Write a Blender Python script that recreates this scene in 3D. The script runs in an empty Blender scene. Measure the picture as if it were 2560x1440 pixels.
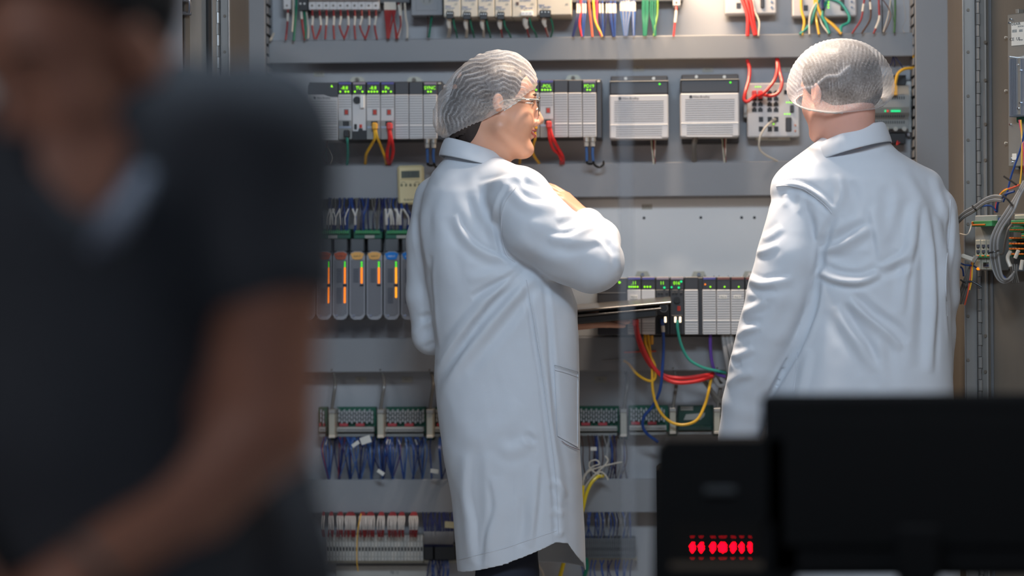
import bpy, math, random
import numpy as np
import openvdb
from mathutils import Vector, Matrix
from mathutils.bvhtree import BVHTree
random.seed(7); np.random.seed(7)
SC = bpy.context.scene
COL = SC.collection
# ------------------------------------------------------------------ camera
F = 6100.0                                        # focal length in pixels of the 2560 px frame
CAM = Vector((0.335, -6.0, 1.17))
RM = (Matrix.Rotation(math.radians(3.2), 3, 'Z') @ Matrix.Rotation(math.radians(90), 3, 'X')
      @ Matrix.Rotation(math.radians(-0.4), 3, 'Z'))
cd = bpy.data.cameras.new('camera'); cam = bpy.data.objects.new('camera', cd); COL.objects.link(cam)
cam.matrix_world = Matrix.Translation(CAM) @ RM.to_4x4()
cd.sensor_width = 36; cd.lens = F * 36 / 2560; cd.clip_start = 0.05; cd.clip_end = 60
cd.dof.use_dof = True; cd.dof.focus_distance = 5.50; cd.dof.aperture_fstop = cd.lens / 1000 / 0.066
cd.dof.aperture_blades = 0
SC.camera = cam
# ------------------------------------------------------------------ light
SC.view_settings.view_transform = 'Standard'; SC.view_settings.look = 'None'
SC.view_settings.exposure = 0.0; SC.view_settings.gamma = 1.0; SC.view_settings.use_curve_mapping = False
W = bpy.data.worlds.new('world'); SC.world = W; W.use_nodes = True
W.node_tree.nodes['Background'].inputs[0].default_value = (0.60, 0.72, 1.0, 1)
W.node_tree.nodes['Background'].inputs[1].default_value = 0.185
def area(name, loc, target, sx, sy, power, color, spread=180):
    l = bpy.data.lights.new(name, 'AREA'); l.shape = 'RECTANGLE'; l.size = sx; l.size_y = sy
    l.energy = power; l.color = color; l.spread = math.radians(spread)
    o = bpy.data.objects.new(name, l); COL.objects.link(o); o.location = loc
    o.rotation_euler = (Vector(target) - Vector(loc)).to_track_quat('-Z', 'Y').to_euler()
    return o
area('cabinet_lamp_light', (0.36, -0.18, 2.14), (0.36, -0.12, 1.0), 0.42, 0.06, 8.5, (1.0, 0.74, 0.50))
area('ceiling_panel_light', (0.35, -3.3, 2.93), (0.75, -0.4, 1.0), 1.2, 0.6, 92, (0.66, 0.82, 1.0))
area('roof_spot_light', (0.40, -0.50, 2.44), (0.44, -0.86, 1.3), 0.16, 0.10, 11, (1.0, 0.84, 0.70), 90)
area('hall_ceiling_light', (2.2, -2.9, 2.93), (1.0, -0.5, 1.1), 1.2, 0.6, 18, (1.0, 0.86, 0.74))
area('rear_fill_light', (-1.9, -5.4, 2.93), (-0.5, -3.6, 1.2), 1.2, 0.6, 19, (0.92, 0.92, 1.0))  # unseen fill lamp added to brighten the dark man in front
# ------------------------------------------------------------------ helpers
def ray(px, py): return RM @ Vector(((px - 1280) / F, (720 - py) / F, -1.0))
class Frame:
    def __init__(s, o=(0, 0, 0), ang=0.0, M=None):
        s.M = M if M is not None else Matrix.Translation(o) @ Matrix.Rotation(ang, 4, 'Z')
        s.I = s.M.inverted()
    def at(s, px, py, h=0.0):
        o = s.I @ CAM; d = s.I.to_3x3() @ ray(px, py)
        return o + d * ((-h - o.y) / d.y)
PAN = Frame()
def at(px, py, Y): return PAN.at(px, py, -Y)
MW = {}
def world(o): return MW.get(o.name, Matrix.Identity(4))
def props(o, label=None, cat=None, group=None, kind=None):
    if label: o['label'] = label
    if cat: o['category'] = cat
    if group: o['group'] = group
    if kind: o['kind'] = kind
    return o
def thing(name, label, cat, loc=(0, 0, 0), group=None, kind=None):
    o = bpy.data.objects.new(name, None); COL.objects.link(o); o.empty_display_size = 0.02
    o.location = loc; MW[o.name] = Matrix.Translation(loc)
    return props(o, label, cat, group, kind)
def mesh_obj(name, V, Fc, m, parent=None, origin=None, smooth=False):
    """V: world-space vertices"""
    if parent is not None: P = world(parent)
    elif origin is not None: P = Matrix.Translation(origin)
    else:
        a = np.asarray(V); P = Matrix.Translation(((a[:, 0].min() + a[:, 0].max()) / 2, (a[:, 1].min() + a[:, 1].max()) / 2, a[:, 2].min()))
    t = P.translation
    me = bpy.data.meshes.new(name)
    a = np.asarray([tuple(v) for v in V], dtype=np.float64) - np.array(t)
    me.from_pydata(a.tolist(), [], Fc)
    ms = m if isinstance(m, (list, tuple)) else [m]
    for x in ms: me.materials.append(x)
    if smooth: me.polygons.foreach_set('use_smooth', [True] * len(me.polygons))
    me.update()
    o = bpy.data.objects.new(name, me); COL.objects.link(o)
    if parent is not None: o.parent = parent
    else: o.location = t
    MW[o.name] = Matrix.Translation(t)
    return o
class MB:
    def __init__(s, fr=PAN): s.V = []; s.F = []; s.fr = fr; s.sm = False; s.I = []; s.mi = 0
    def _a(s, vs, fs):
        n = len(s.V); s.V += [s.fr.M @ Vector(v) for v in vs]; s.F += [[n + i for i in f] for f in fs]; s.I += [s.mi] * len(fs)
        return s
    def box(s, x0, x1, y0, y1, z0, z1, b=0.0):
        if x1 < x0: x0, x1 = x1, x0
        if y1 < y0: y0, y1 = y1, y0
        if z1 < z0: z0, z1 = z1, z0
        b = min(b, (x1 - x0) * .45, (y1 - y0) * .45, (z1 - z0) * .45)
        if b <= 0:
            v = [(x, y, z) for z in (z0, z1) for y in (y0, y1) for x in (x0, x1)]
            return s._a(v, [(0, 2, 3, 1), (4, 5, 7, 6), (0, 1, 5, 4), (2, 6, 7, 3), (0, 4, 6, 2), (1, 3, 7, 5)])
        v = []; C = {}
        for i, x in enumerate((x0, x1)):
            for j, y in enumerate((y0, y1)):
                for k, z in enumerate((z0, z1)):
                    sx, sy, sz = (b if i == 0 else -b), (b if j == 0 else -b), (b if k == 0 else -b)
                    C[i, j, k] = len(v); v += [(x, y + sy, z + sz), (x + sx, y, z + sz), (x + sx, y + sy, z)]
        f = []
        for i in (0, 1): f.append([C[i, j, k] for j, k in ((0, 0), (0, 1), (1, 1), (1, 0))][::(1 if i == 0 else -1)])
        for j in (0, 1): f.append([C[i, j, k] + 1 for i, k in ((0, 0), (0, 1), (1, 1), (1, 0))][::(-1 if j == 0 else 1)])
        for k in (0, 1): f.append([C[i, j, k] + 2 for i, j in ((0, 0), (0, 1), (1, 1), (1, 0))][::(1 if k == 0 else -1)])
        for i in (0, 1):
            for j in (0, 1): f.append([C[i, j, 0], C[i, j, 1], C[i, j, 1] + 1, C[i, j, 0] + 1][::(-1 if (i + j) % 2 else 1)])
            for k in (0, 1): f.append([C[i, 0, k], C[i, 1, k], C[i, 1, k] + 2, C[i, 0, k] + 2][::(1 if (i + k) % 2 else -1)])
        for j in (0, 1):
            for k in (0, 1): f.append([C[0, j, k] + 1, C[1, j, k] + 1, C[1, j, k] + 2, C[0, j, k] + 2][::(-1 if (j + k) % 2 else 1)])
        for i in (0, 1):
            for j in (0, 1):
                for k in (0, 1):
                    c = C[i, j, k]; f.append([c, c + 1, c + 2][::(-1 if (i + j + k) % 2 else 1)])
        return s._a(v, f)
    def pb(s, x0, y0, x1, y1, h0, h1, b=0.0012):
        """box from photograph pixels on the plane h1 proud of the frame, reaching back to h0"""
        ym, xm = (y0 + y1) / 2, (x0 + x1) / 2; A = s.fr.at
        return s.box(A(x0, ym, h1).x, A(x1, ym, h1).x, -h1, -h0, A(xm, y1, h1).z, A(xm, y0, h1).z, b)
    def prism(s, poly, y0, y1):
        """poly: (x, z) outline, extruded from y0 to y1"""
        n = len(poly)
        v = [(x, y0, z) for x, z in poly] + [(x, y1, z) for x, z in poly]
        return s._a(v, [list(range(n)), list(range(2 * n - 1, n - 1, -1))] + [[(i + 1) % n, i, n + i, n + (i + 1) % n] for i in range(n)])
    def pprism(s, poly, h0, h1):
        q = [s.fr.at(x, y, h1) for x, y in poly]
        return s.prism([(p.x, p.z) for p in q], -h1, -h0)
    def tube(s, pts, r, n=8, cap=True):
        pts = [Vector(p) for p in pts]; m = len(pts); v = []
        rr = r if isinstance(r, (list, tuple)) else [r] * m
        T = [(pts[min(i + 1, m - 1)] - pts[max(i - 1, 0)]).normalized() for i in range(m)]
        u = T[0].orthogonal().normalized()
        for i in range(m):
            u = (u - T[i] * u.dot(T[i]));
            u = u.normalized() if u.length > 1e-6 else T[i].orthogonal().normalized()
            w = T[i].cross(u)
            for k in range(n):
                a = 2 * math.pi * k / n; v.append(pts[i] + (u * math.cos(a) + w * math.sin(a)) * rr[i])
        f = [[i * n + k, i * n + (k + 1) % n, (i + 1) * n + (k + 1) % n, (i + 1) * n + k] for i in range(m - 1) for k in range(n)]
        if cap: f += [list(range(n - 1, -1, -1)), [(m - 1) * n + k for k in range(n)]]
        s.sm = True
        return s._a(v, f)
    def cyl(s, p0, p1, r, n=12, r2=None):
        k = s.sm; s.tube([p0, p1], [r, r if r2 is None else r2], n); s.sm = k; return s
    def pcyl(s, px, py, h0, h1, r, n=12, r2=None):
        p = s.fr.at(px, py, h1); return s.cyl((p.x, -h0, p.z), (p.x, -h1, p.z), r, n, r2)
    def ball(s, c, r, n=10, m=6, sc=(1, 1, 1)):
        c = Vector(c); v = [c + Vector((0, 0, r * sc[2]))]; f = []
        for i in range(1, m):
            a = math.pi * i / m
            for k in range(n):
                b = 2 * math.pi * k / n; v.append(c + Vector((r * sc[0] * math.sin(a) * math.cos(b), r * sc[1] * math.sin(a) * math.sin(b), r * sc[2] * math.cos(a))))
        v.append(c - Vector((0, 0, r * sc[2])))
        f += [[0, 1 + k, 1 + (k + 1) % n] for k in range(n)]
        for i in range(m - 2): f += [[1 + i * n + k, 1 + (i + 1) * n + k, 1 + (i + 1) * n + (k + 1) % n, 1 + i * n + (k + 1) % n] for k in range(n)]
        L = len(v) - 1; f += [[L, 1 + (m - 2) * n + (k + 1) % n, 1 + (m - 2) * n + k] for k in range(n)]
        s.sm = True
        return s._a(v, f)
    def build(s, name, m, parent=None, label=None, cat=None, group=None, kind=None):
        o = mesh_obj(name, s.V, s.F, m, parent, smooth=s.sm)
        if isinstance(m, (list, tuple)): o.data.polygons.foreach_set('material_index', s.I)
        if s.sm:
            try: o.data.set_sharp_from_angle(angle=math.radians(50))
            except Exception: pass
        return props(o, label, cat, group, kind)
def spline(P, k=6):
    P = [Vector(p) for p in P]
    if len(P) < 3: return [P[0].lerp(P[-1], i / k) for i in range(k + 1)]
    Q = [2 * P[0] - P[1]] + P + [2 * P[-1] - P[-2]]; out = []
    for i in range(1, len(Q) - 2):
        a, b, c, d = Q[i - 1:i + 3]
        for j in range(k):
            t = j / k
            out.append(0.5 * ((2 * b) + (c - a) * t + (2 * a - 5 * b + 4 * c - d) * t * t + (3 * b - 3 * c + d - a) * t ** 3))
    return out + [P[-1]]
def base_of(fr, px, py, h=0.0): return fr.M @ fr.at(px, py, h)
def copy_tree(o, d, parent=None):
    c = o.copy(); COL.objects.link(c); c.parent = parent
    if parent is None: c.location = Vector(o.location) + d
    MW[c.name] = Matrix.Translation(d) @ world(o)
    for ch in list(o.children): copy_tree(ch, d, c)
    return c
def text(s, name, fr, px, py, h, size, m, parent, align='CENTER', sx=1.0, ext=0.0002):
    cu = bpy.data.curves.new(name, 'FONT'); cu.body = s; cu.size = size; cu.align_x = align; cu.align_y = 'CENTER'; cu.extrude = ext
    cu.resolution_u = 2
    t = bpy.data.objects.new(name, cu)
    me = bpy.data.meshes.new_from_object(t); bpy.data.objects.remove(t)
    me.materials.clear(); me.materials.append(m)
    p = fr.at(px, py, h); L = world(parent).inverted() @ fr.M @ Matrix.Translation(p) @ Matrix.Rotation(math.pi / 2, 4, 'X') @ Matrix.Diagonal((sx, 1, 1, 1))
    me.transform(L)
    o = bpy.data.objects.new(name, me); COL.objects.link(o); o.parent = parent; MW[o.name] = world(parent)
    return o
# ------------------------------------------------------------------ materials
def lin(c):
    f = lambda v: v / 12.92 if v <= .04045 else ((v + .055) / 1.055) ** 2.4
    return tuple(f(x / 255) for x in c)
def mat(name, rgb, rough=.5, metal=0.0, var=.06, scale=30, bump=0.0, bscale=200, emit=None, es=1.0, coat=0.0, sheen=0.0, stretch=None, sss=0):
    m = bpy.data.materials.new(name); m.use_nodes = True; N = m.node_tree.nodes; L = m.node_tree.links
    p = N['Principled BSDF']; c = lin(rgb)
    tc = N.new('ShaderNodeTexCoord'); mp = N.new('ShaderNodeMapping'); L.new(tc.outputs['Object'], mp.inputs[0])
    if stretch: mp.inputs['Scale'].default_value = stretch
    nz = N.new('ShaderNodeTexNoise'); nz.inputs['Scale'].default_value = scale; nz.inputs['Detail'].default_value = 4
    L.new(mp.outputs[0], nz.inputs['Vector'])
    mx = N.new('ShaderNodeMix'); mx.data_type = 'RGBA'; L.new(nz.outputs['Fac'], mx.inputs['Factor'])
    mx.inputs['A'].default_value = (*[x * (1 - var) for x in c], 1); mx.inputs['B'].default_value = (*[min(1, x * (1 + var)) for x in c], 1)
    L.new(mx.outputs['Result'], p.inputs['Base Color'])
    p.inputs['Roughness'].default_value = rough; p.inputs['Metallic'].default_value = metal
    p.inputs['Coat Weight'].default_value = coat; p.inputs['Sheen Weight'].default_value = sheen
    if sss:
        p.inputs['Subsurface Weight'].default_value = sss; p.inputs['Subsurface Radius'].default_value = (.012, .005, .003); p.inputs['Subsurface Scale'].default_value = 1
    if bump:
        n2 = N.new('ShaderNodeTexNoise'); n2.inputs['Scale'].default_value = bscale; n2.inputs['Detail'].default_value = 3; L.new(mp.outputs[0], n2.inputs['Vector'])
        b = N.new('ShaderNodeBump'); b.inputs['Strength'].default_value = bump; b.inputs['Distance'].default_value = .002
        L.new(n2.outputs['Fac'], b.inputs['Height']); L.new(b.outputs[0], p.inputs['Normal'])
    if emit:
        p.inputs['Emission Color'].default_value = (*lin(emit), 1); p.inputs['Emission Strength'].default_value = es
    return m
M = {}
def defm(k, *a, **kw): M[k] = mat(k, *a, **kw)
defm('plate', (168, 168, 170), .45, var=.03, scale=4, bump=.05, bscale=60)
defm('duct', (138, 139, 141), .5, var=.03, scale=6)
defm('duct_dark', (92, 94, 96), .6)
defm('steel', (138, 136, 132), .42, .35, var=.10, scale=8, stretch=(14, 14, .6), bump=.08, bscale=90)
defm('steel_dark', (112, 104, 94), .5, .3, var=.14, scale=6, stretch=(4, 4, .5))
defm('steel_bright', (190, 188, 184), .3, .9, var=.05)
defm('chrome', (225, 225, 228), .15, 1.0, var=.02)
defm('zinc', (170, 168, 162), .38, .7)
defm('alu', (150, 158, 170), .35, .6, var=.04)
defm('module', (203, 200, 198), .5, var=.03)
defm('module_line', (120, 118, 116), .6)
defm('module_dark', (56, 56, 58), .45)
defm('band', (60, 60, 63), .4, var=.05)
defm('black', (24, 24, 25), .45)
defm('rubber', (34, 34, 35), .7)
defm('ink', (60, 62, 66), .6)
defm('blue_ink', (70, 90, 150), .6)
defm('blue_strip', (86, 84, 150), .5)
defm('mauve_strip', (150, 136, 146), .5)
defm('maroon_strip', (120, 74, 70), .5)
defm('beige', (205, 196, 178), .45)
defm('cream', (214, 198, 152), .42)
defm('lcd', (92, 98, 88), .2)
defm('io_grey', (158, 158, 162), .3, coat=.3)
defm('io_dark', (120, 120, 124), .35)
defm('board', (26, 92, 70), .45)
defm('board_dark', (18, 60, 48), .45)
defm('relay', (168, 170, 172), .45)
defm('term', (176, 172, 164), .5)
defm('term_grey', (140, 140, 136), .5)
defm('green_term', (70, 150, 96), .45)
defm('orange_tab', (222, 120, 40), .45)
defm('red_strip', (176, 66, 72), .5)
defm('white', (232, 230, 226), .5)
defm('sleeve', (204, 198, 188), .5)
defm('paper', (222, 218, 208), .7)
defm('label_grey', (160, 157, 148), .6)
defm('plaque', (176, 172, 160), .5)
defm('plaque_ink', (110, 106, 96), .6)
defm('olive', (128, 124, 96), .5)
defm('tab', (180, 176, 160), .4, .3)
for k, c in dict(red=(214, 44, 44), dred=(150, 48, 50), orange=(226, 92, 62), yellow=(232, 176, 48), byellow=(238, 206, 40), magenta=(206, 50, 92),
                 blue=(34, 70, 136), dblue=(28, 38, 84), lblue=(66, 108, 168), teal=(50, 150, 132), green=(26, 112, 86), lgreen=(120, 160, 60), dgreen=(60, 100, 60),
                 purple=(96, 62, 150), grey=(146, 144, 142), dgrey=(104, 100, 94), offwhite=(206, 196, 180), brown=(80, 52, 40), bk=(26, 25, 25),
                 boot_red=(222, 70, 66), boot_yellow=(232, 170, 56)).items():
    defm('w_' + k, c, .42, var=.04, coat=.1)
def led(k, rgb, es): M[k] = mat(k, tuple(int(x * .4) for x in rgb), .3, emit=rgb, es=es, var=0)
led('led_green', (150, 255, 10), 1.5); led('led_green2', (90, 255, 40), 1.1); led('led_cyan', (20, 230, 140), 1.3)
led('led_orange', (255, 130, 20), 1.5); led('led_amber', (255, 160, 20), 1.5); led('led_red', (255, 60, 20), 1.0)
led('led_deep', (255, 0, 22), 9.0); led('led_white', (255, 235, 200), 2.2)
defm('red_window', (190, 60, 44), .3); defm('off_led', (70, 74, 84), .3)
defm('blue_badge', (24, 128, 214), .3, coat=.4); defm('amber_badge', (236, 176, 96), .35, coat=.3); defm('rust_badge', (196, 88, 48), .35, coat=.3)
# ================================================================== the setting
def structure(name, mb, m): return mb.build(name, m, kind='structure')
defm('floor', (190, 188, 184), .5, var=.15, scale=3); defm('wall', (160, 162, 166), .8, var=.04, scale=2); defm('ceiling', (150, 150, 150), .8)
structure('floor', MB().box(-3.6, 3.8, -7.4, 1.2, -.06, 0), M['floor'])
structure('wall_back', MB().box(-3.6, 3.8, 1.1, 1.2, 0, 3.1), M['wall'])
structure('wall_left', MB().box(-3.7, -3.6, -7.4, 1.2, 0, 3.1), M['wall'])
structure('wall_right', MB().box(3.8, 3.9, -7.4, 1.2, 0, 3.1), M['wall'])
structure('ceiling', MB().box(-3.6, 3.8, -6.0, 1.2, 3.1, 3.16), M['ceiling'])
def ceiling_lamp(x, y, label):
    t = thing('ceiling_light', label, 'light', (x, y, 2.97))
    MB().box(x - .62, x + .62, y - .32, y + .32, 2.97, 3.10, .01).build('housing', M['white'], t)
    for k in range(3): MB().box(x - .58, x + .58, y - .26 + k * .18, y - .18 + k * .18, 2.945, 2.972, .008).build('tube', M['white'], t)
ceiling_lamp(.35, -3.3, 'white ceiling light fitting high above the floor behind the two people')
ceiling_lamp(-1.9, -5.4, 'white ceiling light fitting behind the dark man in front')
ceiling_lamp(2.2, -2.9, 'white ceiling light fitting over the right side of the hall')
# ================================================================== the cabinet
X = lambda px, py=720, h=0.0: PAN.at(px, py, h).x
Z = lambda py, px=1480, h=0.0: PAN.at(px, py, h).z
xl, xr = X(592), X(2392)
cab = thing('control_cabinet', 'large steel control cabinet with open doors and grey mounting plate', 'cabinet', (0, .1, 0))
MB().box(X(600), X(2384), 0, .004, .2, 2.2).build('mounting_plate', M['plate'], cab)
defm('plate_lit', (222, 222, 220), .4, var=.03, scale=4)  # paler copy of the plate: front light on this area put into the colour
MB().pb(1250, 496, 2286, 838, 0, .0015, .0003).build('lit_plate_sheet', M['plate_lit'], cab, 'lighter blank sheet on the plate')
MB().box(xl - .03, xr + .03, .10, .104, .08, 2.3).build('rear_wall', M['steel_dark'], cab)
MB().box(xl - .03, xr + .03, -.38, .1, 2.3, 2.33, .004).build('roof', M['steel'], cab)
MB().box(xl - .03, xr + .03, -.38, .1, .05, .09, .004).build('bottom', M['steel'], cab)
MB().box(xl - .03, xr + .03, -.34, .1, 0, .05, .004).build('plinth', M['steel_dark'], cab)
FD = -.36
# left jamb: wall, flange, hinge
def jamb(side):
    if side < 0:
        x0, x1, x2 = PAN.at(530, 300, -FD).x, PAN.at(554, 300, -FD).x, PAN.at(577, 300, -FD).x
    else:
        x0, x1, x2 = PAN.at(2438, 300, -FD).x, PAN.at(2438, 300, -FD).x, PAN.at(2407, 300, -FD).x
    a = min(x2, x2 + side * .002); 
    MB().box(x2, x2 + side * .003, FD + .002, .1, .09, 2.3).build('side_wall', M['steel_dark'], cab)
    MB().box(x2, x1 + side * .001, FD - .003, FD, .09, 2.3, .001).build('flange', M['steel'], cab)
    MB().box(x2 - side * .001, x2 + side * .0025, FD - .012, FD - .003, .09, 2.3, .001).build('gasket_lip', M['steel_bright'], cab)
    return x1
xh0, xh1 = jamb(-1), jamb(1)
def hinge(x, y, ph, lab):
    t = cab; z = .3; k = 0
    pin = MB().cyl((x, y, .2), (x, y, 2.25), .0022, 8).build('hinge_pin', M['steel_dark'], t)
    L = .0523
    while z < 2.2:
        r = .0050 if k % 2 == 0 else .0044
        MB().cyl((x + (0 if k % 2 else .0012) * ph, y, z), (x + (0 if k % 2 else .0012) * ph, y, z + L * .5 - .0015), r, 10).build('hinge_knuckle', M['steel'] if k % 2 == 0 else M['steel_bright'], t)
        z += L * .5; k += 1
hinge(xh1 + .005, FD - .012, 1, 'r'); hinge(xh0 - .005, FD - .012, -1, 'l')
for py in (25, 130, 240, 350, 455, 560, 660, 790, 900):
    p = PAN.at(2420, py, -FD + .003); MB().cyl((p.x, FD - .003, p.z), (p.x, FD - .0055, p.z), .0035, 10).build('spot_weld', M['steel_dark'], cab)
for py in (40, 130): 
    p = PAN.at(562, py, -FD + .003); MB().cyl((p.x, FD - .003, p.z), (p.x, FD - .0055, p.z), .0035, 10).build('spot_weld', M['steel_dark'], cab)
for px, py in ((1610, 545), (1752, 544), (1854, 544), (1886, 544), (1530, 1150), (2250, 110)):
    MB().pcyl(px, py, -.001, .0026, .0036, 12).build('screw_hole', M['black'], cab)
# doors
DR = Frame((xh1 + .013, FD - .002, 0), math.radians(-42)); DL = Frame((xh0 - .008, FD - .008, 0), math.radians(222 - 180))
MB(DR).box(.0, .80, .0, .028, .1, 2.28, .003).build('door', M['steel_dark'], cab)
MB(DR).box(.0, .018, -.007, .0, .1, 2.28, .002).build('door_edge', M['steel'], cab)
MB(DR).box(.024, .031, -.004, .0, .1, 2.28, .001).build('door_gasket', M['duct_dark'], cab)
MB(DL).box(-.80, -.0, .0, .028, .1, 2.28, .003).build('door', M['steel'], cab)
MB(DL).box(-.018, .0, -.007, .0, .1, 2.28, .002).build('door_edge', M['steel'], cab)
MB(DL).box(-.030, -.018, -.008, .0, .1, 2.28, .002).build('door_gasket', M['rubber'], cab)
for py in (105, 200, 310, 400, 840, 930):
    p = DR.at(2456, py, .02); MB(DR).cyl((p.x, -.007, p.z), (p.x, -.0095, p.z), .004, 8).build('rivet', M['steel_dark'], cab)
# lamp of the cabinet (above the frame)
t = thing('cabinet_lamp', 'slim lamp under the cabinet roof above the top row of devices', 'lamp', (.36, -.18, 2.16))
MB().box(.13, .59, -.22, -.14, 2.165, 2.22, .006).build('housing', M['white'], t)
MB().box(.06, .66, -.20, -.16, 2.22, 2.298, .004).build('bracket', M['zinc'], t)
t = thing('spotlight', 'small spotlight on the front edge of the cabinet roof', 'lamp', (.40, -.50, 2.45))
MB().box(.31, .49, -.56, -.44, 2.46, 2.52, .008).build('housing', M['white'], t)
MB().box(.38, .42, -.50, -.34, 2.52, 2.53, .002).build('arm', M['zinc'], t); MB().box(.38, .42, -.37, -.33, 2.33, 2.53, .002).build('bracket', M['zinc'], t)
# ------------------------------------------------------------------ wiring ducts
def duct(x0, y0, x1, y1, h, label, vertical=False, slots=()):
    fr = PAN; p = fr.at((x0 + x1) / 2, y1, h)
    t = thing('wiring_duct', label, 'wiring duct', (p.x, 0, p.z), 'grey wiring ducts on the mounting plate')
    MB().pb(x0, y0, x1, y1, h - .006, h, .002).build('duct_cover', M['duct'], t)
    q0, q1 = fr.at(x0, y1, h), fr.at(x1, y0, h)
    f = MB(); P = .0246
    if vertical:
        f.box(q0.x + .004, q1.x - .004, -.004, 0, q0.z, q1.z)
        for e in (q0.x + .003, q1.x - .0045):
            z = q0.z
            f.box(e, e + .0018, -.016, 0, q0.z, q1.z)
            while z < q1.z - P: f.box(e, e + .0018, -(h - .006), -.016, z + .004, z + P - .004); z += P
    else:
        f.box(q0.x, q1.x, -.004, 0, q0.z + .004, q1.z - .004)
        for e in (q0.z + .002, q1.z - .004):
            x = q0.x
            f.box(q0.x, q1.x, -.016, 0, e, e + .0018)
            while x < q1.x - P: f.box(x + .004, x + P - .004, -(h - .006), -.016, e, e + .0018); x += P
    g = MB()
    if vertical: g.box(q0.x + .007, q1.x - .007, -(h - .012), -.004, q0.z, q1.z)
    else: g.box(q0.x, q1.x, -(h - .012), -.004, q0.z + .006, q1.z - .006)
    g.build('light_stop_fill', M['duct_dark'], t)  # solid fill added to stop light between the fingers, standing in for wires
    f.build('finger_wall', M['duct'], t, kind='stuff')
    return t
duct(671, 91, 2290, 150, .062, 'topmost horizontal grey wiring duct, above the controller racks')
duct(671, 407, 2290, 493, .062, 'second horizontal grey wiring duct, right below the controller racks')
duct(671, 842, 2290, 928, .062, 'third horizontal grey wiring duct, below the row of orange lights')
duct(671, 1197, 2290, 1282, .062, 'lowest horizontal grey wiring duct, below the blue wires')
duct(612, -260, 668, 1700, .088, 'upright grey wiring duct at the left edge of the plate', True)
duct(2292, -260, 2380, 1700, .088, 'upright grey wiring duct right of the man in the cap', True)
# ------------------------------------------------------------------ small plate labels
def plaque(x0, y0, x1, y1, s, label):
    p = base_of(PAN, (x0 + x1) / 2, y1, 0); t = thing('engraved_plate', label, 'label', (p.x, 0, p.z))
    MB().pb(x0, y0, x1, y1, -.0005, .0016, .0004).build('plate', M['plaque'], t)
    text(s, 'lettering', PAN, (x0 + x1) / 2, (y0 + y1) / 2, .0018, (y1 - y0) / 1015 * .5, M['plaque_ink'], t)
for a in ((784, 178, 810, 192, 'RACK', 'small faint plate over the leftmost power supply of the racks'), (1582, 165, 1610, 178, 'PS 1', 'small faint plate above the left one of the two square power supplies'),
          (1756, 168, 1783, 180, 'PS 2', 'small faint plate above the right one of the two square power supplies'), (1604, 510, 1631, 524, 'PLATE 1', 'small beige plate above the screw holes on the bright panel'),
          (888, 942, 916, 956, 'TB 1', 'small beige plate under the third duct, left of the woman'), (1004, 942, 1031, 956, 'TB 2', 'small beige plate under the third duct, nearest the woman on her left'),
          (1486, 941, 1516, 956, 'TB 5', 'small beige plate under the third duct, right of the woman'), (1957, 168, 1979, 180, 'NET', 'small plate on the panel left of the capped man')):
    plaque(*a)
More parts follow.
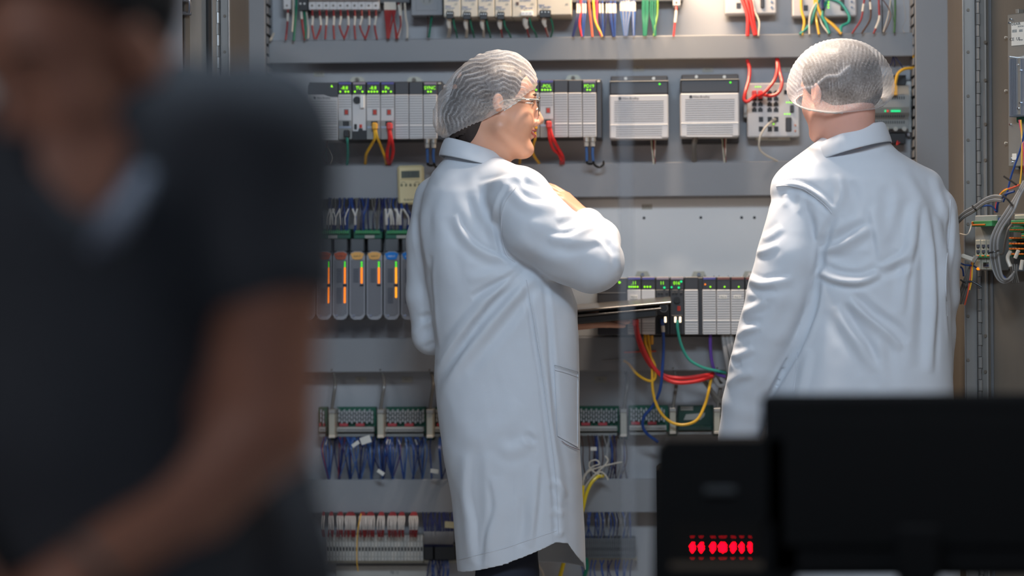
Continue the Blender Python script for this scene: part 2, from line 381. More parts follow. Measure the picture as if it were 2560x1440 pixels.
# ================================================================== controller racks
def wire(pts, r, m, name, label, cat='wire', group=None, sleeve=None, fr=PAN, n=7, sr=None, smat='sleeve', k=6, parent=None):
    P = spline([fr.at(*p) for p in pts], k)
    mb = MB(fr).tube(P, r, n)
    o = mb.build(name, M[m], parent, label, cat if parent is None else None, group if parent is None else None)
    if sleeve:
        L = len(P) - 1
        for a, b in (sleeve if isinstance(sleeve[0], (tuple, list)) else [sleeve]):
            i0, i1 = int(a * L), max(int(b * L), int(a * L) + 1)
            MB(fr).tube(P[i0:i1 + 1], sr or r * 1.45, 8).build('marker_sleeve', M[smat], o)
    return o
H = .14
def ribs(mb, x0, x1, y0, y1, h, step):
    y = y0
    while y < y1: mb.pb(x0, y, x1, y + 1.1, h - .001, h + .0006, 0); y += step
def module(rack, x0, x1, yt, yb, kind, band=31, strip=None, disp=None, dots=(), h=H, body='module'):
    hh = yb - yt
    yb0 = yt + band
    m = MB().pb(x0 + .6, yb0, x1 - .6, yb, .02, h, .0012).build('module', M[body], rack)
    b = MB().pb(x0 + .4, yt, x1 - .4, yb0, .02, h - .001, .0015).build('display_head', M['band'], m)
    if strip: MB().pb(x0 + 2, yt + 1.5, x1 - 2, yt + 7, h - .002, h + .0003, .0003).build('colour_strip', M[strip], m)
    if disp: text(disp, 'display_text', PAN, (x0 + x1) / 2 - 1, yt + 16, h + .0004, .0115, M['led_green'], m, sx=.95)
    for dx in dots:
        MB().pcyl(x0 + dx, yt + 25, h - .002, h + .0006, .0022, 10).build('status_light', M['led_green'], m)
    if kind == 'blank':
        q = MB(); ribs(q, x0 + 2, x1 - 2, yb0 + 4, yt + 107, h, 6.2); ribs(q, x0 + 2, x1 - 2, yt + 113, yb - 4, h, 6.2)
        q.build('grooves', M['module_line'], m, kind='stuff')
        MB().pb(x0 + 1, yt + 108.5, x1 - 1, yt + 110.5, h - .001, h + .0012, .0004).build('door_edge', M['white'], m)
    if kind == 'comm':
        MB().pb(x0 + 1.2, yt + 97, x1 - 1.2, yb + 1, h - .003, h + .0004, .0005).build('lower_face', M['term_grey'], m)
        MB().pb(x0 + 1.2, yt + 111, x1 - 1.2, yt + 117, h, h + .001, .0005).build('port_sill', M['alu'], m)
        MB().pb(x0 + 15, yt + 69, x0 + 27, yt + 84, h - .001, h + .0006, .0003).build('window_frame', M['module_line'], m)
        MB().pb(x0 + 17, yt + 71, x0 + 25, yt + 82, h - .001, h + .0012, .0003).build('red_window', M['red_window'], m)
        q = MB(); ribs(q, x0 + 2, x1 - 2, yb0 + 6, yt + 64, h, 6.2); q.build('grooves', M['module_line'], m, kind='stuff')
        MB().pb(x0 + 12, yt + 99, x0 + 28, yt + 112, h - .001, h + .0009, .0003).build('network_port', M['black'], m)
    if kind == 'cpu':
        MB().pcyl(x0 + 12, yt + 46, h - .001, h + .004, .0088, 20).build('key_switch', M['black'], m)
        MB().pb(x0 + 20, yt + 34, x0 + 30, yt + 66, h - .001, h + .008, .001).build('lever', M['white'], m)
        MB().pb(x0 + 5, yt + 106, x0 + 12, yt + 120, h - .001, h + .0012, .001).build('key_slot', M['black'], m)
        MB().pb(x0 + 18, yt + 107, x0 + 25, yt + 116, h - .001, h + .0012, .0003).build('red_window', M['red_window'], m)
        MB().pprism([(x0 + 1, yb + 2), (x0 + 1, yt + 124), (x0 + 15, yt + 124), (x0 + 17, yt + 117), (x0 + 26, yt + 117), (x0 + 27, yt + 122), (x1 + 1, yt + 122), (x1 + 1, yb + 2)], h - .002, h + .002).build('memory_bay', M['black'], m)
    return m
def rack(x0, yt, label, disps, hook=(1, 5)):
    """seven-slot chassis with its supply at the left"""
    p = PAN.at(x0 + 160, yt + 148, H)
    t = thing('controller_rack', label, 'controller', (p.x, 0, p.z))
    MB().pb(x0 + 4, yt + 1, x0 + 336, yt + 146, -.001, H - .02, .002).build('chassis', M['module_dark'], t)
    # supply
    s = MB().pprism([(x0, yt + 146), (x0, yt + 34), (x0 + 40, yt + 33), (x0 + 52, yt + 37), (x0 + 60, yt + 39), (x0 + 76, yt + 39), (x0 + 76, yt + 146)], .01, H + .004).build('power_supply', M['module'], t)
    MB().pprism([(x0, yt + 33.5), (x0 + 1, yt + 12), (x0 + 4, yt + 6), (x0 + 8, yt + 4), (x0 + 76, yt + 3), (x0 + 76, yt + 39), (x0 + 60, yt + 38.5), (x0 + 50, yt + 35.5), (x0 + 40, yt + 33)], .01, H + .003).build('supply_head', M['band'], s)
    q = MB(); ribs(q, x0 + 6, x0 + 73, yt + 50, yt + 108, H + .004, 6.2); ribs(q, x0 + 6, x0 + 73, yt + 114, yt + 142, H + .004, 6.2); q.build('grooves', M['module_line'], s, kind='stuff')
    MB().pb(x0 + 1, yt + 109, x0 + 76, yt + 110.5, H + .003, H + .0055, .0004).build('door_edge', M['white'], s)
    MB().pcyl(x0 + 17, yt + 41.5, H + .003, H + .0046, .003, 14).build('logo', M['ink'], s)
    text('Allen-Bradley', 'lettering', PAN, x0 + 40, yt + 41.5, H + .0047, .0062, M['ink'], s)
    MB().pprism([(x0 + 58, yt + 14), (x0 + 61, yt + 8), (x0 + 64, yt + 14)], H + .002, H + .0042).build('power_light', M['led_green'], s)
    for k in range(7):
        a = x0 + 76.5 + 35.6 * k
        strip, d, dots, kind = disps[k]
        module(t, a, a + 35.2, yt, yt + 143, kind, 32, strip, d, dots)
    MB().pb(x0 + 326, yt - 1, x0 + 338, yt + 145, .0, H - .012, .001).build('end_cap', M['band'], t)
    MB().pb(x0 + 326, yt + 2, x0 + 334, yt + 7, H - .012, H - .008, .001).build('end_clip', M['tab'], t)
    for k in hook:
        a = x0 + 76.5 + 35.6 * k
        MB().pprism([(a - 6, yt + 2), (a - 4, yt - 6), (a + 2, yt - 12), (a + 24, yt - 12), (a + 31, yt - 5), (a + 32, yt + 2)], .0, .012).build('mounting_ear', M['tab'], t)
        MB().pcyl(a + 12, yt - 5, .010, .020, .005, 10).build('mounting_screw', M['steel_dark'], t)
    return t
rack(768, 204, 'controller rack with four lit modules, hanging left of the woman', [
    ('blue_strip', '-8.8', (6, 19, 26), 'comm'), ('mauve_strip', 'TU', (7, 26), 'cpu'), ('blue_strip', '-8.8', (6, 13, 20, 27), 'comm'),
    ('blue_strip', 'Po', (6, 13, 26), 'comm'), (None, None, (), 'blank'), (None, None, (), 'blank'), ('mauve_strip', 'SYNC', (12, 19), 'blank')])
rack(1166, 199.5, 'controller rack behind the woman with a red cable beside her nose', [
    ('blue_strip', '-8.8', (6, 19, 26), 'comm'), ('mauve_strip', 'RUN', (7, 26), 'cpu'), ('blue_strip', '-8.0', (6, 13, 20, 27), 'comm'),
    ('blue_strip', '-POL', (6, 13, 20, 27), 'comm'), (None, None, (), 'blank'), (None, None, (), 'blank'), ('mauve_strip', 'PD19', (12, 19), 'blank')])
# ------------------------------------------------------------------ two square power supplies
def supply(x0, yt, label):
    p = PAN.at(x0 + 74, yt + 176, .12); t = thing('power_supply', label, 'power supply', (p.x, 0, p.z)); w = 147; h = .13
    MB().pb(x0 + 3, yt, x0 + w - 1, yt + 172, .0, .05, .002).build('mounting_base', M['band'], t)
    c = MB().pb(x0, yt + 46, x0 + w, yt + 156, .03, h, .003).build('front_cover', M['module'], t)
    MB().pb(x0, yt + 13, x0 + w, yt + 46, .03, h - .001, .003).build('head', M['band'], t)
    MB().pb(x0, yt + 12, x0 + w, yt + 14, .03, h, .0005).build('head_trim', M['label_grey'], t)
    q = MB()
    for y in np.arange(yt + 62, yt + 118, 5.6): q.pb(x0 + 12, y, x0 + w - 12, y + 1, h - .001, h + .0008, 0)
    for y in np.arange(yt + 127, yt + 150, 5.6): q.pb(x0 + 16, y, x0 + w - 16, y + 1, h - .001, h + .0008, 0)
    q.build('grooves', M['module_line'], c, kind='stuff')
    MB().pb(x0 + 1, yt + 121, x0 + w - 1, yt + 122.5, h - .001, h + .0014, .0004).build('cover_edge', M['white'], c)
    MB().pprism([(x0 + 14, yt + 156), (x0 + 20, yt + 153), (x0 + w - 20, yt + 153), (x0 + w - 14, yt + 156)], h - .001, h + .002).build('finger_lip', M['module'], c)
    MB().pcyl(x0 + 26, yt + 56, h - .001, h + .0008, .0038, 14).build('logo', M['ink'], c)
    text('Allen-Bradley', 'lettering', PAN, x0 + 52, yt + 56, h + .001, .0075, M['ink'], c)
    MB().pcyl(x0 + 125, yt + 20, h - .002, h + .0006, .0026, 10).build('power_light', M['led_green2'], t)
    for dx in (40, 110): MB().pcyl(x0 + dx, yt + 6, .05, .053, .004, 10).build('screw', M['zinc'], t)
    for k, (m, dx) in enumerate((('w_offwhite', 0), ('w_dred', 6), ('w_offwhite', 10), ('w_green', 2))):
        wire([(x0 + 104 + dx, yt + 160, .06), (x0 + 107 + dx * .6, yt + 190, .07), (x0 + 110 + (k % 2) * 4, yt + 222, .06)], .0016, m, 'lead', None, parent=t)
supply(1524, 190, 'left one of the two square power supplies beside the right edge of the woman')
supply(1701, 186, 'right one of the two square power supplies, nearer the red looped cables')
# ------------------------------------------------------------------ third rack
def rack3():
    p = PAN.at(1740, 838, H); t = thing('controller_rack', 'controller rack behind the laptop with two black modules in the middle', 'controller', (p.x, 0, p.z)); yt = 692
    MB().pb(1540, 693, 2012, 838, -.001, H - .02, .002).build('chassis', M['module_dark'], t)
    s = MB().pb(1494, 694, 1567, 838, .01, H, .002).build('power_supply', M['band'], t)
    MB().pb(1496, 731, 1565, 733, H - .001, H + .001, 0).build('supply_trim', M['module_line'], s); MB().pb(1496, 806, 1565, 808, H - .001, H + .001, 0).build('supply_trim', M['module_line'], s)
    MB().pcyl(1549, 706, H - .001, H + .0008, .003, 10).build('power_light', M['led_green'], s)
    sl = [(1568, 'blue_strip', '.11', (5, 10, 15, 20, 26), 'plain', 'module'), (1603.5, 'blue_strip', None, (8, 15, 22), 'plain', 'module'), (1639, 'mauve_strip', '11', (), 'dark', 'module_dark'),
          (1675, 'mauve_strip', '016', (), 'dark', 'module_dark'), (1711, None, None, (), 'blank', 'module'), (1756, 'blue_strip', None, (), 'blank', 'module'),
          (1791.5, 'maroon_strip', None, (), 'blank', 'module'), (1827, 'maroon_strip', None, (), 'blank', 'module'), (1863, 'maroon_strip', None, (), 'blank', 'module'), (1899, None, None, (), 'blank', 'module'), (1935, None, None, (), 'blank', 'module'), (1971, None, None, (), 'blank', 'module')]
    for a, st, d, dots, kind, body in sl:
        m = module(t, a, a + 35, yt, 836, kind, 32, st, d, dots, body=body)
        if kind == 'plain':
            q = MB(); ribs(q, a + 2, a + 33, 752, 800, H, 6.2); ribs(q, a + 2, a + 33, 808, 832, H, 6.2); q.build('grooves', M['module_line'], m, kind='stuff')
            MB().pb(a + 1, 802, a + 34, 804, H - .001, H + .0012, .0004).build('door_edge', M['white'], m)
        if kind == 'dark':
            MB().pcyl(a + 17, 750, H - .001, H + .006, .008, 18).build('dial', M['black'], m)
            for dx in (5, 13, 25): MB().pb(a + dx, 731, a + dx + 6, 737, H - .001, H + .001, .0003).build('window', M['black'], m)
            MB().pb(a + 4, 788, a + 31, 836, H - .002, H + .002, .001).build('port_block', M['black'], m)
            MB().pcyl(a + 22, 719, H - .001, H + .001, .0026, 10).build('status_light', M['led_cyan'], m)
        if a == 1675:
            MB().pcyl(a + 28, 704, H - .001, H + .001, .0026, 10).build('status_light', M['led_cyan'], m); MB().pcyl(a + 4, 718, H - .001, H + .001, .0022, 10).build('status_light', M['led_cyan'], m)
            MB().pb(a + 18, 765, a + 26, 777, H - .001, H + .001, .0003).build('red_window', M['red_window'], m)
            for dx in (11, 23): MB().pb(a + dx, 792, a + dx + 5, 806, H + .0015, H + .003, .0003).build('port_light', M['led_white'], m)
        if a == 1639: MB().pb(a + 22, 792, a + 27, 806, H + .0015, H + .003, .0003).build('port_light', M['led_white'], m)
        if st == 'maroon_strip' or a == 1756:
            MB().pcyl(a + 20, 717, H - .001, H + .001, .002, 10).build('status_light', M['led_green'], m)
            if a == 1756: MB().pcyl(a + 7, 711, H - .001, H + .001, .002, 10).build('status_light', M['led_orange'], m)
        if a in (1791.5, 1827, 1568):
            l = MB().pb(a + 7, 738, a + 26, 747, H - .001, H + .0012, .0003).build('paper_tag', M['paper'], m)
            text({1791.5: 'PLC 6', 1827: 'PLC 7', 1568: 'PLC 4'}[a], 'lettering', PAN, a + 16.5, 742.5, H + .0014, .0055, M['ink'], m)
        if a > 1750:
            for dx in (6, 29): MB().pcyl(a + dx, 690, H - .02, H - .012, .0014, 8).build('jewel_screw', M['chrome'], m)
    for a in (1590, 1731, 1859, 1985):
        MB().pprism([(a - 3, 692), (a + 3, 678), (a + 29, 678), (a + 36, 692)], 0, .006).build('mounting_ear', M['tab'], t)
        MB().pcyl(a + 16, 686, .005, .012, .0045, 10).build('mounting_screw', M['chrome'], t)
rack3()
# ------------------------------------------------------------------ glowing analogue/digital module row
def io(x, badge, orange, label):
    p = PAN.at(x, 800, .1); t = thing('io_module', label, 'signal module', (p.x, 0, p.z)); h = .10; w = 19.6
    b = MB().pprism([(x - w, 786), (x - w, 640), (x - w + 4, 632), (x - 8, 628), (x + 8, 628), (x + w - 4, 632), (x + w, 640), (x + w, 786), (x + w - 5, 795), (x + 8, 799), (x - 8, 799), (x - w + 5, 795)], .03, h)
    b.build('housing', M['io_grey'], t)
    MB().pprism([(x - w + 3, 784), (x - w + 3, 650), (x + w - 3, 650), (x + w - 3, 784), (x + 7, 790), (x - 7, 790)], h - .002, h + .0015).build('face', M['io_dark'], t)
    MB().pprism([(x - 17, 634), (x - 6, 630), (x + 6, 630), (x + 17, 634), (x + 12, 647), (x + 5, 649), (x - 5, 649), (x - 12, 647)], h - .002, h + .003).build('badge', M[badge], t)
    text('INPUT' if badge != 'rust_badge' else 'OUTPUT', 'badge_lettering', PAN, x, 641, h + .0032, .0062, M['ink'] if badge != 'blue_badge' else M['white'], t)
    for y in (656, 661, 666): MB().pcyl(x + 11, y, h + .001, h + .0028, .0021, 8).build('status_light', M['led_green2'], t)
    for grp in orange:
        for y in np.arange(grp[0], grp[1], 4.4): MB().pcyl(x + 11, y, h + .001, h + .0028, .0026, 8).build('channel_light', M['led_amber'] if badge == 'blue_badge' else M['led_orange'], t)
    q = MB()
    for y in list(np.arange(672, 706, 4)) + (list(np.arange(720, 757, 4)) if len(orange) > 1 else []): q.pb(x - 10, y, x + 4, y + 2, h, h + .0019, 0)
    q.build('legend_lines', M['off_led'], t, kind='stuff')
    MB().pb(x + 6, 711, x + 16, 715, h, h + .004, .0004).build('latch', M['black'], t)
    MB().pcyl(x - 9, 789, h - .002, h + .003, .0032, 10).build('screw', M['chrome'], t)
    MB().pb(x - 17, 597, x + 17, 629, .02, .075, .002).build('terminal_base', M['duct_dark'], t)
    return t
FULL = ((671, 707), (720, 757)); HALF = ((671, 707),)
for x, b, o, l in ((767, 'rust_badge', (), 'signal module at the left end, mostly behind the dark man'), (809, 'rust_badge', FULL, 'signal module with dull orange badge, beside the dark man'), (850.5, 'rust_badge', FULL, 'signal module with bright orange-red badge and two light columns'),
                   (893, 'amber_badge', HALF, 'left one of two signal modules with amber badges'), (936, 'amber_badge', HALF, 'right one of two signal modules with amber badges'),
                   (979, 'blue_badge', ((671, 707), (720, 743)), 'signal module with a blue badge, whole in view'), (1022, 'blue_badge', ((671, 707), (720, 743)), 'signal module with a blue badge, cut by the woman\'s sleeve')):
    io(x, b, o, l)
# green boards above the signal modules
for x0, x1, l in ((790, 876, 'green terminal board over the leftmost signal modules'), (884, 955, 'short green terminal board in the middle over the amber badges'), (963, 1050, 'green terminal board over the blue badges beside the sleeve')):
    p = PAN.at((x0 + x1) / 2, 596, .08); t = thing('terminal_board', l, 'terminal board', (p.x, 0, p.z))
    MB().pb(x0, 572, x1, 597, .0, .07, .0015).build('board', M['board'], t)
    a = x0 + 4
    while a < x1 - 6:
        MB().pb(a, 576, a + 4.4, 584, .068, .078, .0006).build('clamp', M['green_term'], t); a += 5.2
    MB().pb(x0 + 28, 588, x0 + 52, 596, .069, .072, .0005).build('paper_label', M['label_grey'], t)
# ------------------------------------------------------------------ cream timer
def timer():
    fr = Frame(M=Matrix.Translation(PAN.at(1027, 462, .062)) @ Matrix.Rotation(math.radians(-1.2), 4, 'Y'))
    c = fr.at(1027, 462, .0); p = fr.M @ c
    t = thing('digital_timer', 'cream digital timer with small display hung on the second duct', 'timer', (p.x, -.062, p.z - .05))
    def P(x0, y0, x1, y1, h0, h1, b=.001): return MB(fr).pb(x0, y0, x1, y1, h0, h1, b)
    P(994, 413, 1060, 511, 0, .020, .005).build('case', M['cream'], t)
    P(1003, 427, 1049, 445, .015, .0206, .0006).build('display', M['lcd'], t)
    text('12:30', 'digits', fr, 1026, 436, .0209, .014, M['ink'], t)
    P(1001, 446, 1049, 449.5, .015, .022, .0015).build('display_lip', M['cream'], t)
    for k in range(5): P(1001.5 + k * 11, 459, 1006.5 + k * 11, 466, .018, .022, .001).build('button', M['olive'], t)
    for x in (1008, 1043): 
        a = [fr.at(x - 6 + j * 2.4, 457 - (2 if 1 <= j <= 4 else 0), .0204) for j in range(6)]; MB(fr).tube(a, .0004, 5).build('arc_mark', M['ink'], t)
    text('Radiotimer', 'lettering', fr, 1026, 499, .0203, .007, M['ink'], t)
timer()
# ------------------------------------------------------------------ network switch
def switch():
    p = PAN.at(1933, 345, .05); t = thing('network_switch', 'grey network switch with square ports and two plugged red cables', 'network switch', (p.x, 0, p.z)); h = .05
    MB().pb(1868, 207, 1999, 343, .005, h, .003).build('case', M['module'], t)
    MB().pb(1859, 262, 1872, 294, .0, .03, .001).build('rail_clip', M['zinc'], t)
    l = MB().pb(1889, 342, 1976, 350, .0, .035, .0008).build('label_strip', M['tab'], t); text('SWITCH', 'lettering', PAN, 1932, 346, .0355, .006, M['ink'], t)
    for cx in (1880, 1895, 1918, 1934):
        for r in range(4):
            if cx < 1900 and r == 0: continue
            y = 226 + 14 * r + (0)
            q = MB().pprism([(cx, y + 12), (cx, y + 3), (cx + 3, y + 3), (cx + 3, y), (cx + 9, y), (cx + 9, y + 3), (cx + 12, y + 3), (cx + 12, y + 12)], h - .001, h + .0008).build('network_port', M['black'], t)
    for cx in (1897, 1919, 1935):
        for y in (292, 316): MB().pb(cx, y, cx + 11, y + 13, h - .001, h + .0008, .0003).build('network_port', M['black'], t)
    MB().pb(1960, 225, 1971, 236, h - .001, h + .0008, .0003).build('console_port', M['black'], t)
    for y, d in ((233, 20), (262, 20), (293, 36)):
        MB().pb(1975 if d == 20 else 1964, y, 1985 if d == 20 else 1979, y + d, h - .001, h + .004, .002).build('serial_socket', M['module_dark'], t)
    for x, y in ((1889, 217), (1895, 217), (1901, 217), (1967, 256), (1973, 256), (1979, 256), (1962, 285), (1968, 285), (1974, 285), (1934, 310)):
        MB().pcyl(x, y, h - .001, h + .001, .0018, 8).build('port_light', M['led_green'], t)
    for y in (313, 327): MB().pcyl(1988, y, h - .001, h + .002, .003, 10).build('screw', M['chrome'], t)
switch()
RED = [(1874, 145, .07, 'a'),]
wire([(1868, 150, .05), (1874, 172, .06), (1872, 200, .075), (1864, 228, .09), (1860, 248, .1), (1868, 254, .105), (1880, 246, .1), (1889, 238, .07)], .0042, 'w_red', 'network_cable', 'red cable looping down left of the switch ports', 'cable')
wire([(1942, 147, .05), (1943, 175, .07), (1936, 200, .09), (1920, 222, .1), (1905, 236, .1), (1896, 240, .07)], .0042, 'w_red', 'network_cable', 'red cable curving from the top duct onto the switch, inner one', 'cable')
wire([(1944, 147, .05), (1949, 180, .07), (1955, 205, .09), (1950, 226, .1), (1938, 237, .105), (1922, 239, .1), (1904, 236, .075)], .0042, 'w_red', 'network_cable', 'red cable bulging outward on the switch beside the white cap', 'cable')
for i, (x, l) in enumerate(((1886, 'left red network plug in the top row of the switch'), (1901, 'right red network plug in the top row of the switch'))):
    MB().pb(x - 6, 226, x + 6, 246, .05, .068, .002).build('cable_plug', M['w_boot_red'], None, l, 'plug')
wire([(1937, 300, .055), (1924, 308, .09), (1908, 326, .1), (1899, 348, .1), (1899, 372, .09), (1915, 388, .08), (1944, 403, .06)], .0026, 'w_offwhite', 'network_cable', 'off-white cable hanging from the switch down to the second duct', 'cable', sleeve=(0, .1), sr=.005, smat='label_grey')
# ------------------------------------------------------------------ vented device at right
def vented():
    p = PAN.at(2228, 360, .06); t = thing('relay_controller', 'rounded grey vented controller right of the capped man', 'controller', (p.x, 0, p.z)); h = .07
    MB().pb(2178, 203, 2279, 332, .0, .018, .001).build('mounting_flange', M['zinc'], t)
    prof = [(0.0, 212), (.040, 214), (.055, 226), (.068, 238), (.070, 268), (.064, 282), (.052, 292), (.046, 300), (.046, 322), (0.0, 324)]
    x0, x1 = PAN.at(2180, 260, h).x, PAN.at(2274, 260, h).x
    v = [(x, -hh, PAN.at(2228, y, hh).z) for x in (x0, x1) for hh, y in prof]; n = len(prof)
    MB()._a(v, [list(range(n)), list(range(2 * n - 1, n - 1, -1))] + [[i + 1, i, n + i, n + i + 1] for i in range(n - 1)]).build('case', M['term_grey'], t)
    for y, hh in ((245, .069), (290, .056), (306, .047)):
        for k in range(14): MB().pb(2186 + k * 5.6, y - 4, 2188.4 + k * 5.6, y + 3, hh - .004, hh + .0012, 0).build('vent_slot', M['black'], t)
    for k in range(6): MB().pb(2228 + k * 4, 275.5, 2231 + k * 4, 279.5, .066, .071, .0003).build('status_light', M['led_cyan'], t)
    MB().pb(2218, 275.5, 2221, 279.5, .066, .071, .0003).build('status_light', M['led_red'], t); MB().pb(2212, 275.5, 2215, 279.5, .066, .071, .0003).build('status_light', M['led_cyan'], t)
    for k in range(4): MB().pcyl(2195 + k * 22, 322, .04, .052, .0055, 12).build('knob', M['term'], t)
    MB().pb(2205, 188, 2265, 213, .0, .04, .001).build('upper_terminal', M['black'], t)
    MB().pb(2188, 333, 2264, 360, .0, .045, .001).build('lower_terminal', M['black'], t)
    for y in (214, 336): MB().pcyl(2272, y, .018, .021, .004, 10).build('screw', M['chrome'], t)
    for k in range(4): wire([(2196 + k * 16, 352, .05), (2206 + k * 12, 362, .06), (2222 + k * 9, 356, .05)], .0011, ('w_offwhite', 'w_dred', 'w_bk', 'w_red')[k], 'jumper', None, parent=t)
vented()
wire([(2287, 170, .06), (2262, 172, .075), (2245, 184, .08), (2239, 205, .08), (2236, 222, .08)], .0036, 'w_yellow', 'network_cable', 'yellow cable arching into the vented controller', 'cable')
MB().pprism([(2230, 237), (2231, 216), (2234, 208), (2240, 208), (2243, 216), (2243, 237)], .07, .085).build('cable_plug', M['w_boot_yellow'], None, 'yellow plug on top of the vented controller', 'plug')
wire([(2290, 130, .06), (2284, 142, .06), (2289, 150, .05)], .003, 'w_yellow', 'network_cable', 'short yellow cable end at the right end of the top duct', 'cable')
for k, (a, b) in enumerate((((2232, 142), (2222, 165)), ((2234, 142), (2236, 168)), ((2238, 142), (2258, 172)))):
    wire([(*a, .05), ((a[0] + b[0]) / 2 + 2, 158, .06), (*b, .05)], .0012, 'w_dblue', 'thin_wire', 'thin dark blue wire below the top duct right of the cap', group='dark blue wires right of the cap')
# ================================================================== top row above the first duct
for k in range(10):
    x = 771.5 + 17.7 * k; names = ('first', 'second', 'third', 'fourth', 'fifth', 'sixth', 'seventh', 'eighth', 'ninth', 'tenth')
    p = PAN.at(x + 9, 24, .07); t = thing('circuit_breaker', names[k] + ' slim white circuit breaker from the left in the top row', 'circuit breaker', (p.x, 0, p.z), 'white circuit breakers in the top row')
    MB().pb(x, -50, x + 17.4, 24, .01, .055, .001).build('case', M['module'], t)
    MB().pb(x, -48, x + 17.4, -1, .05, .07, .001).build('nose', M['module'], t)
    MB().pb(x + 5, -32, x + 12, -20, .065, .085, .001).build('toggle', M['black'], t)
    MB().pcyl(x + 8.5, 14, .054, .0555, .0030, 10).build('screw', M['steel_dark'], t)
    o = (0, 3, -1, 0, -2, 1, -1, -4, 0, -3)[k]; e = (6, -8, -3, 2, 10, -9, 2, 9, -9, 3)[k]
    wire([(x + 9, 22, .05), (x + 10 + o * .3, 45, .058), (x + 9 + o, 68, .065), (x + 9 + e, 98, .07)], .0024, 'w_dred', 'red_wire', 'dark red wire with a white sleeve under the ' + names[k] + ' breaker', group='red wires under the circuit breakers', sleeve=(.3, .66), sr=.0030)
def block(x0, y0, x1, y1, h, m, name, label, cat, scr=(), sc='steel_dark'):
    p = PAN.at((x0 + x1) / 2, y1, h); t = thing(name, label, cat, (p.x, 0, p.z))
    MB().pb(x0, y0, x1, y1, .0, h, .0012).build('body', M[m], t)
    for a, b in scr: MB().pcyl(a, b, h - .001, h + .0008, .0026, 10).build('screw', M[sc], t)
    return t
block(708, -40, 727, 23, .055, 'module', 'fuse_holder', 'single white fuse terminal at the far left of the top row', 'terminal', ((717, 14),))
block(747, -40, 770, 27, .06, 'black', 'fuse_holder', 'black terminal between the single fuse and the breakers', 'terminal', ((751, 9), (761, 9)), 'zinc')
block(950, -40, 1024, 7, .05, 'duct_dark', 'end_bracket', 'dark grey rail block right of the breakers', 'terminal')
block(1430, -40, 1708, 4, .05, 'duct_dark', 'terminal_strip', 'dark strip at the top edge above the coloured wires', 'terminal')
block(1682, -30, 1701, 14, .055, 'module', 'fuse_holder', 'single white terminal with one red wire, in the brightest light', 'terminal', ((1691, 6),))
sock = block(1028, -60, 1106, 38, .07, 'duct', 'service_socket', 'grey box with round pale disc beside the beige supplies', 'socket')
MB().pcyl(1067, -6, .069, .072, .018, 28).build('disc', M['term_grey'], sock)
text('1   F', 'lettering', PAN, 1067, 3, .0725, .011, M['ink'], sock); MB().pb(1040, -60, 1094, 26, .07, .071, .0005).build('lid', M['duct'], sock)
ord6 = ('first', 'second', 'third', 'fourth', 'fifth')
for k, (x0, x1, y1, cx0, cx1, cy0, cm) in enumerate(((1109, 1151.5, 42, 1116, 1134, 28, 'black'), (1152.5, 1194, 42, 1158, 1177, 30, 'black'), (1195, 1236, 42, 1199, 1218, 30, 'black'), (1237, 1279, 42, 1243, 1261, 30, 'black'),
                                     (1280, 1342, 42, 1302, 1332, 28, 'white'), (1343, 1428, 37, 1349, 1377, 25, 'black'))):
    l = ('narrow beige power supply, ' + ord6[k] + ' from the left in the top row') if k < 4 else ('beige power supply with a white plug at its foot', 'widest beige power supply at the right end of its row')[k - 4]
    p = PAN.at((x0 + x1) / 2, y1, .1); t = thing('din_power_supply', l, 'power supply', (p.x, 0, p.z), 'beige power supplies in the top row')
    MB().pb(x0, -70, x1, y1, .0, .11, .0016).build('case', M['beige'], t)
    c = MB().pb(cx0, cy0, cx1, cy0 + (18 if cm == 'black' else 11), .09, .122, .001).build('plug_block', M[cm], t)
    for j in range(3): MB().pcyl(cx0 + (cx1 - cx0) * (.2 + .3 * j), cy0 + 5, .121, .1225, .0016, 8).build('screw', M['zinc'], c)
    text('Input', 'lettering', PAN, cx0 + 5, cy0 - 13, .1104, .0065, M['blue_ink'], t); text('AC 100-240V', 'lettering', PAN, (cx0 + cx1) / 2, cy0 - 7.5, .1104, .0042 if k < 4 else .0052, M['blue_ink'], t)
    text('N  L  +', 'lettering', PAN, (cx0 + cx1) / 2, cy0 - 2.5, .1104, .0048, M['ink'], t); text('CE', 'lettering', PAN, x1 - 11, 10, .1104, .006, M['label_grey'], t)
    if k < 5: text('CP SUPPLY', 'lettering', PAN, (x0 + x1) / 2 + 3, 1, .1104, .0058, M['blue_ink'], t)
    if k == 4: MB().pb(1290, 5, 1297, 13, .109, .111, .0003).build('window', M['w_brown'], t)
    xm = (cx0 + cx1) / 2; yb = cy0 + 16
    wire([(xm - 4, yb, .105), (xm - 5, yb + 14, .1), (xm - 3 + k, yb + 28, .09), (xm - 7 + 3 * k, 95, .055)], .0018, 'w_offwhite', 'supply_lead', 'white sleeved lead under beige supply, with its green earth wire', 'wire', 'leads under the beige power supplies', sleeve=(.1, .65), sr=.0042 if k != 4 else .0058)
    wire([(xm + 1, yb, .105), (xm, yb + 14, .1), (xm + 1, yb + 30, .09), (xm + 2 * k - 2, 95, .055)], .002, 'w_dred' if k > 2 else 'w_offwhite', 'supply_lead', 'thin lead beside the sleeved lead under a beige supply', 'wire', 'middle leads under the beige power supplies', sleeve=(.15, .55) if k > 2 else None)
    wire([(xm + 7, yb, .105), (xm + 11, yb + 20, .1), (xm + 15 + (k > 2) * 4, yb + 34, .09), (xm + 18 + (k > 2) * 8, 95, .055)] if k < 5 else [(1375, 42, .105), (1381, 60, .1), (1382, 75, .09), (1376, 95, .055)], .0022, 'w_green', 'earth_wire', 'green earth wire dropping from a beige power supply', 'wire', 'green earth wires under the beige power supplies')
